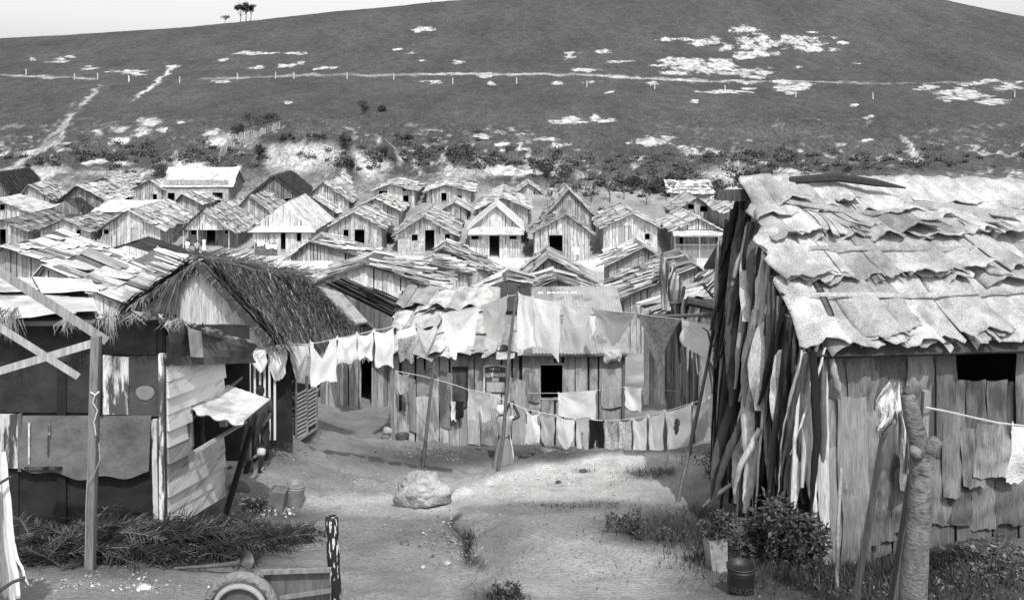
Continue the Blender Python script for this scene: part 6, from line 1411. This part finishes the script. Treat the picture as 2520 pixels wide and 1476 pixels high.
M['charred']=mat('charred_peeling',.03,.6,1.4,20,(1,1,.4),.4); nt_=M['charred'].node_tree; bs=nt_.nodes['Principled BSDF']; tn_=nt_.nodes.new('ShaderNodeTexNoise'); tn_.inputs['Scale'].default_value=26; tc_=nt_.nodes.new('ShaderNodeTexCoord'); mp_=nt_.nodes.new('ShaderNodeMapping'); mp_.inputs['Scale'].default_value=(1.6,1.6,.35); nt_.links.new(tc_.outputs['Object'],mp_.inputs[0]); nt_.links.new(mp_.outputs[0],tn_.inputs['Vector']); cr_=nt_.nodes.new('ShaderNodeValToRGB'); cr_.color_ramp.elements[0].position=.57; cr_.color_ramp.elements[0].color=(.02,.02,.02,1); cr_.color_ramp.elements[1].position=.62; cr_.color_ramp.elements[1].color=(.6,.6,.6,1); nt_.links.new(tn_.outputs['Fac'],cr_.inputs[0]); nt_.links.new(cr_.outputs[0],bs.inputs['Base Color'])
po.data.materials[0]=M['charred']; tag(po,'black post with peeling pale bark standing beside the cart','post')
mb=MB(); mb.beam(P(838,1453,7.7)-pb,P(856,1452,7.75)-pb,.04,.03,.2); mb.build('peg','wood',po)
# bark bundle at the left edge
bl_=P(0,1470,6.6); bl_.z=g1(bl_.x,bl_.y)-.05; bf=thing('bark_screen','bright bark screen bound with cord at the lower left picture edge','screen',bl_)
mb=MB(); o_=lambda x,y,d:P(x,y,d)-bl_
for (xa,ya_,xb,yb_,wd,tn,d) in ((-60,1040,-40,1500,.30,.7,6.7),(-25,1050,25,1500,.16,.72,6.6),(5,1110,50,1470,.07,.75,6.55),(-12,1180,12,1500,.06,.2,6.5),(-90,1020,-100,1500,.3,.7,6.7),(30,1300,66,1440,.03,.7,6.5)):
    strip(o_(xa,ya_,d),o_(xb,yb_,d),wd,(0,-1,0),tn,.5,0,.02,n=12,wob=.01,mesh=mb,taper=.9)
mb.build('bark_panel','barkw',bf,smooth=True)
mb=MB(); mb.tube([o_(-40,1200,6.45),o_(0,1188,6.44),o_(27,1172,6.5)],.01,6,.06); mb.tube([o_(-40,1480,6.4),o_(0,1452,6.4),o_(30,1432,6.4),o_(62,1420,6.45)],.012,6,.06); mb.build('cord','rope',bf)
# ---------------------------------------------------------------- trunk and leaning poles at the right
M['trunkbark']=mat('lopped_trunk_bark',1.0,.5,1.35,5,(1.3,1.3,.9),.9,bdist=.015,scale2=30,lo2=.62,hi2=1.2,stretch2=(1,1,1.8),stain=(9,(.9,.9,3.0),.4,.36))
tb=P(2248,1520,7.0); tb.z=min(tb.z,g1(tb.x,tb.y)-.1); tr=thing('cut_tree_trunk','pale lopped tree trunk with two sawn branch stubs standing before the near bark hut','tree',tb)
h_=lambda x,y,d=7.0:P(x,y,d)-tb
mb=MB(); tp_=[(2232,968,.05),(2240,1000,.062),(2249,1045,.066),(2262,1090,.07),(2268,1130,.084),(2264,1200,.086),(2258,1300,.089),(2250,1400,.096),(2246,1530,.104)]
ys_=[968+(1530-968)*k/48 for k in range(49)]; ip=lambda y,j: float(np.interp(y,[q_[1] for q_ in tp_],[q_[j] for q_ in tp_]))
mb.tube([h_(ip(y,0),y) for y in ys_],[ip(y,2) for y in ys_],24,.17)
mb.tube([h_(2266,1160),h_(2276,1125,6.98),h_(2292,1104,6.93),h_(2306,1082,6.90)],[.08,.062,.052,.045],12,.19); mb.tube([h_(2256,1120,6.95),h_(2247,1104,6.9)],[.05,.03],12,.2)
rt_=random.Random(8)
mb.v=[(x+.010*(float(fbm(np.array([x*14+z*3]),np.array([z*5+y*14]),4,3)[0])-.5)*2,y+.012*(float(fbm(np.array([z*9]),np.array([x*16+y*7]),4,5)[0])-.5)*2,z) for x,y,z in mb.v]
mb.build('trunk','trunkbark',tr,smooth=True)
mb=MB(); mb.tube([h_(2228,970,6.98),h_(2236,964,7),h_(2246,970,7.03)],[.02,.045,.03],10,.08); mb.build('cut_top','wood',tr)
leanplank('grey plank leaning left of the lopped trunk with a white rag on its top',(2184,1015,7.6),(2098,1520,7.9),.03,.075,.2)
leanplank('dark plank leaning close behind the lopped trunk',(2250,1130,7.5),(2190,1520,7.6),.03,.09,.10)
leanplank('short pale stake standing behind the lopped trunk top',(2279,962,7.5),(2268,1140,7.5),.05,.06,.25,'stake','stake')
pole('thin bare stake standing against the bark wall, left of the leaning planks',[(2070,1150,9.2),(2062,1300,8.9),(2058,1500,8.5)],.022,.22,name='stake',cat='stake')
def rag(label,pts,d,tone,name,yb_):
    mb=MB(); c0=P(pts[0][0],pts[0][1],d); r=random.Random(hash_(label)); g=[]
    n=len(pts)
    for k,(xa,xb_,y) in enumerate([(p[0],p[1],p[2]) for p in yb_]):
        row=[]
        for i in range(13):
            u=i/12; row.append(P(xa-5+(xb_-xa+12)*u,y+r.uniform(-5,5),d-.06*math.sin(u*11+k*1.7)-.06*r.random())-c0)
        g.append(row)
    mb.grid(g,tone); return tag(mb.build(name,'cloth',loc=c0,smooth=True),label,'rag')
rag('crumpled white rag hung over the grey leaning plank',[(2185,980)],7.4,.86,'white_rag',[(2195,2208,942),(2178,2214,958),(2162,2216,980),(2158,2218,1000),(2168,2212,1020),(2160,2205,1040),(2158,2180,1060),(2165,2175,1075)])
rag('white cloth strip dangling beside the lopped trunk',[(2225,1050)],7.3,.75,'cloth_strip',[(2205,2218,1010),(2212,2232,1050),(2216,2234,1100),(2222,2234,1140),(2226,2232,1165)])
mb=MB(); r0=P(2278,1000,7.4); mb.tube([P(*p)-r0 for p in ((2278,1002,7.4),(2330,1012,7.5),(2400,1028,7.7),(2455,1040,7.8),(2560,1052,8.0))],.008,5,.45); tag(mb.build('clothesline','rope',loc=r0),'rope from the lopped trunk to the right picture edge','clothesline')
cloth('white cloth hanging on the rope at the right picture edge','cloth',2492,1047,2590,1056,1180,7.85,8.0,.7,sag=.02,narrow=-.3,group='cloth on the right hand rope')
# ================================================================ hillside
hp=[(64,186),(183,197),(240,196),(317,202),(442,205),(584,197),(678,194),(723,194),(854,195),(969,197),(1114,208),(1271,207),(1444,215),(1611,220),(1784,226),(1958,240),(2148,244),(2497,240)]
proto=None
FP='fence posts in a line along the hillside track'
plab=['leftmost fence post on the hillside','second fence post from the left on the hillside','third fence post from the left on the hillside, at the top of the wide footpath','brightest fence post, just left of the narrow uphill footpath','fence post just right of the narrow uphill footpath','fence post below the long white chalk streak','sixth dim fence post left of the hill centre','dim short fence post below the two white chalk blots','fence post below the long white chalk sliver','fence post left of the lone chalk speck at hill centre','fence post standing clear below the track at hill centre','dim fence post right of the bright chalk blot under the track','fence post in the middle of the bright length of track','fence post at the lower left of the big chalk patch','fence post at the chalk streak under the big patch','fence post in front of the round chalk patch','lone fence post between the round and the far right chalk patches','fence post nearest the right picture edge']
for (x,y),lb in zip(hp,plab):
    p=at(x,y); mb=MB(); h0=16/S(p.y); mb.tube([Vector((0,0,-.2)),Vector((.03,0,h0*.5)),Vector((0,0,h0))],[.13,.12,.10],6,.5 if (x!=317) else .85)
    tag(mb.build('fence_post','wood',loc=p),lb,'fence post',FP)
def crest(x):
    X=(x-CX)/F*_ds; z=G(X,_ds); m=_ds<400; k=np.argmax(np.where(m,z/_ds,-9)); return Vector((X[k],_ds[k],z[k]))
def tree(label,c,h,w,seed,trunk=.45,tone=(.02,.07),n=900,group=None,name='tree'):
    r=random.Random(seed); root=thing(name,label,'tree',c,0,group); mb=MB(); cl=[]
    for k in range(7):
        o=Vector((r.gauss(0,.3)*w,r.gauss(0,.3)*w,h*(trunk+(1-trunk)*r.uniform(.3,.85)))); cl.append((o,w*r.uniform(.16,.3)))
    for k in range(n):
        o,rr=r.choice(cl); d=Vector((r.gauss(0,1),r.gauss(0,1),r.gauss(0,.8))).normalized()*rr*r.uniform(.4,1.1); p=o+d; a=Vector((r.gauss(0,1),r.gauss(0,1),r.gauss(0,1))).normalized(); b=a.cross(Vector((r.gauss(0,1),r.gauss(0,1),r.gauss(0,1)))).normalized(); l=h*.06*r.uniform(.6,1.4)
        mb.quad(p,p+a*l*.5+b*l*.4,p+a*l,p+a*l*.5-b*l*.4,r.uniform(*tone))
    mb.build('crown','leaf',root)
    mb=MB(); mb.tube([Vector((0,0,-.3)),Vector((.02*h,0,h*trunk*.6)),Vector((0,0,h*.75))],[.045*h*.6,.035*h*.6,.012*h],7,.06)
    for o,rr in cl[:4]: mb.tube([Vector((.01*h,0,h*trunk*.7)),o*.75,o],[.02*h*.6,.012*h*.6,.004*h],5,.06)
    mb.build('trunk','bark',root); return root
for (x,hp_,wp,lab,sd) in ((553,19,19,'small lone tree on the skyline left of the tree group',1),(592,44,26,'left tree of the three close together on the skyline',2),(605,46,26,'middle tree of the three close together on the skyline',3),(617,40,22,'right tree of the three close together on the skyline',4),(1062,26,30,'tree on the skyline cut by the top picture edge',5)):
    c=crest(x); s_=S(c.y); tree(lab,c,hp_/s_,wp/s_,sd,group='trees on the skyline')
for (x,y,rx,ry,lab) in ((402,436,26,42,'round dark tree bush above the long low house'),(899,282,16,34,'dark bush in the middle of the bare hillside'),(940,275,10,14,'small dark bush right of the middle hillside bush'),(620,312,34,34,'largest dark thicket above the brushwood fence'),(585,330,16,24,'dark thicket left of the largest thicket'),(665,300,22,20,'dark thicket right of the largest thicket'),(700,345,36,14,'scrubby bush fringe on top of the rounded bank'),(790,342,46,14,'scrubby bush fringe right along the rounded bank top'),(848,368,18,36,'dark bush at the right foot of the rounded bank'),(860,415,20,30,'dark bush between the bank and the pale gullies'),(945,390,24,20,'bush above the pale gullies'),(640,395,12,40,'thin dark bush left of the rounded bank'),(1000,345,24,18,'bush on the slope right of the pale gullies'),(1350,440,20,34,'leafy scrub behind the steep peaked hut'),(1390,450,24,44,'scrub tree thicket above the steep peaked hut'),(1330,420,26,22,'scrub just right of the long uphill hut'),(1560,470,14,40,'slim scrub tree right of the tall hut'),(1620,478,30,42,'broad dark scrub tree left of the hillside shed'),(1660,455,26,30,'dark scrub beside the hillside shed'),(1850,440,30,24,'dark scrub left of the bark hut ridge'),(1820,450,20,20,'pale tangled scrub behind the ridge beam'),(1480,552,16,40,'dark bush between the squat hut and the plank door hut'),(1290,600,12,30,'dark bush beside the whitewashed hut'),(960,600,10,26,'dark bush beside the grey hut'),(235,612,24,14,'low bush beside the hut with two small windows'),(205,610,18,14,'twiggy bush before the hut with two small windows')):
    p=at(x,y); s_=S(p.y); bush(lab,p,(rx/s_,rx/s_,ry/s_*.85),700,.20 if p.y>60 else .1,(.015,.07),hash_(lab)%97,clumps=12,group='bushes on the slope behind the village')
for k,(x,y,h0) in enumerate(((1500,500,50),(1535,492,40),(1455,500,44),(1590,505,36),(1512,470,34),(1640,495,36),(1570,455,30),(1480,462,30))):
    p=at(x,y); s_=S(p.y); tree(('first','second','third','fourth','fifth','sixth','seventh','eighth')[k]+' thin scrub tree counted among those on the pale slope behind the plank door hut',p,h0/s_,h0*.55/s_,60+k,.5,(.03,.09),260,'thin scrub trees on the pale slope',name='scrub_tree')
# low scrub nobody could count
mb=MB(); r=random.Random(77)
for (x,y,rx,ry,n) in ((1260,400,1300,24,110),(1650,462,260,24,120),(1100,385,200,30,60),(300,380,260,30,50),(1900,405,500,26,60)):
    for p in [q for q in scatter(x,y,rx*1.2,ry*1.3,118,n) if q.y>103]:
        s0=r.uniform(.2,.8)
        for k in range(int(20+60*s0)):
            q=p+Vector((r.gauss(0,.7)*s0,r.gauss(0,.5)*s0,abs(r.gauss(0,.5))*s0)); a=Vector((r.gauss(0,1),r.gauss(0,1),r.gauss(0,1))).normalized()*.16; b=a.cross(Vector((r.gauss(0,1),r.gauss(0,1),r.gauss(0,1)))).normalized()*.10
            mb.quad(q-a,q+b,q+a,q-b,r.uniform(.02,.10))
tag(mb.build('undergrowth','leaf'),'low dark scrub dotted over the lower hillside','scrub',kind='stuff')
# brushwood fences on the slope
def brush(label,pts,h,n,tone):
    a=[at(x,y) for x,y in pts]; b0=a[0].copy(); mb=MB(); r=random.Random(len(label))
    for p,q in zip(a,a[1:]):
        for k in range(n):
            c=p.lerp(q,k/n); c.z=g1(c.x,c.y); mb.tube([c-b0-Vector((0,0,.2)),c-b0+Vector((r.uniform(-.1,.1),0,h*r.uniform(.7,1.1)))],.05,4,r.uniform(*tone))
    return tag(mb.build('brushwood_fence','wood',loc=b0),label,'fence')
brush('brushwood fence climbing the slope left of the dark thickets',[(540,402),(560,372),(572,350)],1.3,20,(.2,.5))
brush('brushwood fence running along the terrace under the largest thicket',[(572,352),(610,340),(645,335),(690,318)],1.0,22,(.15,.5))
# porch rail lattice, yard fences in the street
b0=P(1661,637,84.2); b0.z=porch_h.location.z; lt=MB(); X0,X1=(1661-CX)/S(84.9),(1773-CX)/S(84.9); hR=1.3
for k in range(-6,26):
    for sg in (1,-1):
        x=X0+k*.2; xa,xb=(x,x+hR) if sg==1 else (x+hR,x); za,zb=0,hR
        # clip to the rail
        P0_,P1_=Vector((xa,0,za)),Vector((xb,0,zb))
        def clip(p,q):
            if p.x>q.x: p,q=q,p
            if q.x<X0 or p.x>X1: return None
            if p.x<X0: p=p.lerp(q,(X0-p.x)/(q.x-p.x))
            if q.x>X1: q=p.lerp(q,(X1-p.x)/(q.x-p.x))
            return p,q
        r_=clip(P0_,P1_)
        if r_ and (r_[1]-r_[0]).length>.1: lt.beam(r_[0]-Vector((porch_h.location.x,0.0,0)),r_[1]-Vector((porch_h.location.x,0.0,0)),.02,.045,.5,(0,1,0))
for zz in (.02,hR): lt.beam(Vector((X0-porch_h.location.x,-.02,zz)),Vector((X1-porch_h.location.x,-.02,zz)),.05,.06,.5,(0,0,1))
lt.build('lattice_rail','wood',porch_h)
def yardfence(label,x0,x1,y,d,h,n,tone,cat='fence'):
    a=P(x0,y,d); b=P(x1,y,d); a.z=g1(a.x,a.y); b.z=g1(b.x,b.y); mb=MB(); r=random.Random(x0)
    for k in range(n):
        c=a.lerp(b,k/(n-1)); mb.tube([c-a-Vector((0,0,.2)),c-a+Vector((0,0,h*r.uniform(.8,1.1)))],.035,5,r.uniform(*tone))
    for z in (h*.3,h*.8): mb.tube([Vector((0,0,z)),b-a+Vector((0,0,z))],.03,5,tone[0])
    return tag(mb.build('picket_fence','wood',loc=a),label,cat)
yardfence('stick fence in front of the squat ragged hut',1312,1400,640,83,.8,16,(.2,.4)); yardfence('stick fence between the two left street huts',222,256,612,84,1.5,12,(.3,.5)); yardfence('low dark fence before the white hipped hut',628,682,613,83.2,1.1,26,(.08,.16))
cloth('pale cloth hung on the stick fence of the squat hut','cloth',1411,608,1426,608,626,83,83,.8,sag=0,group='cloths in the street',fold=.05)
cloth('white washing draped on the left rail of the hipped hut','cloth',632,592,650,592,606,83,83,.84,sag=.1,group='cloths in the street',fold=.06)
cloth('white bundle of washing spread on the right rail of the hipped hut','cloth',652,596,684,600,612,83,83,.84,sag=.1,group='cloths in the street',fold=.08)
cloth('white sheet drying at the foot of the hut with two small windows','cloth',118,600,150,602,616,84,84,.8,sag=.05,group='cloths in the street',fold=.05)
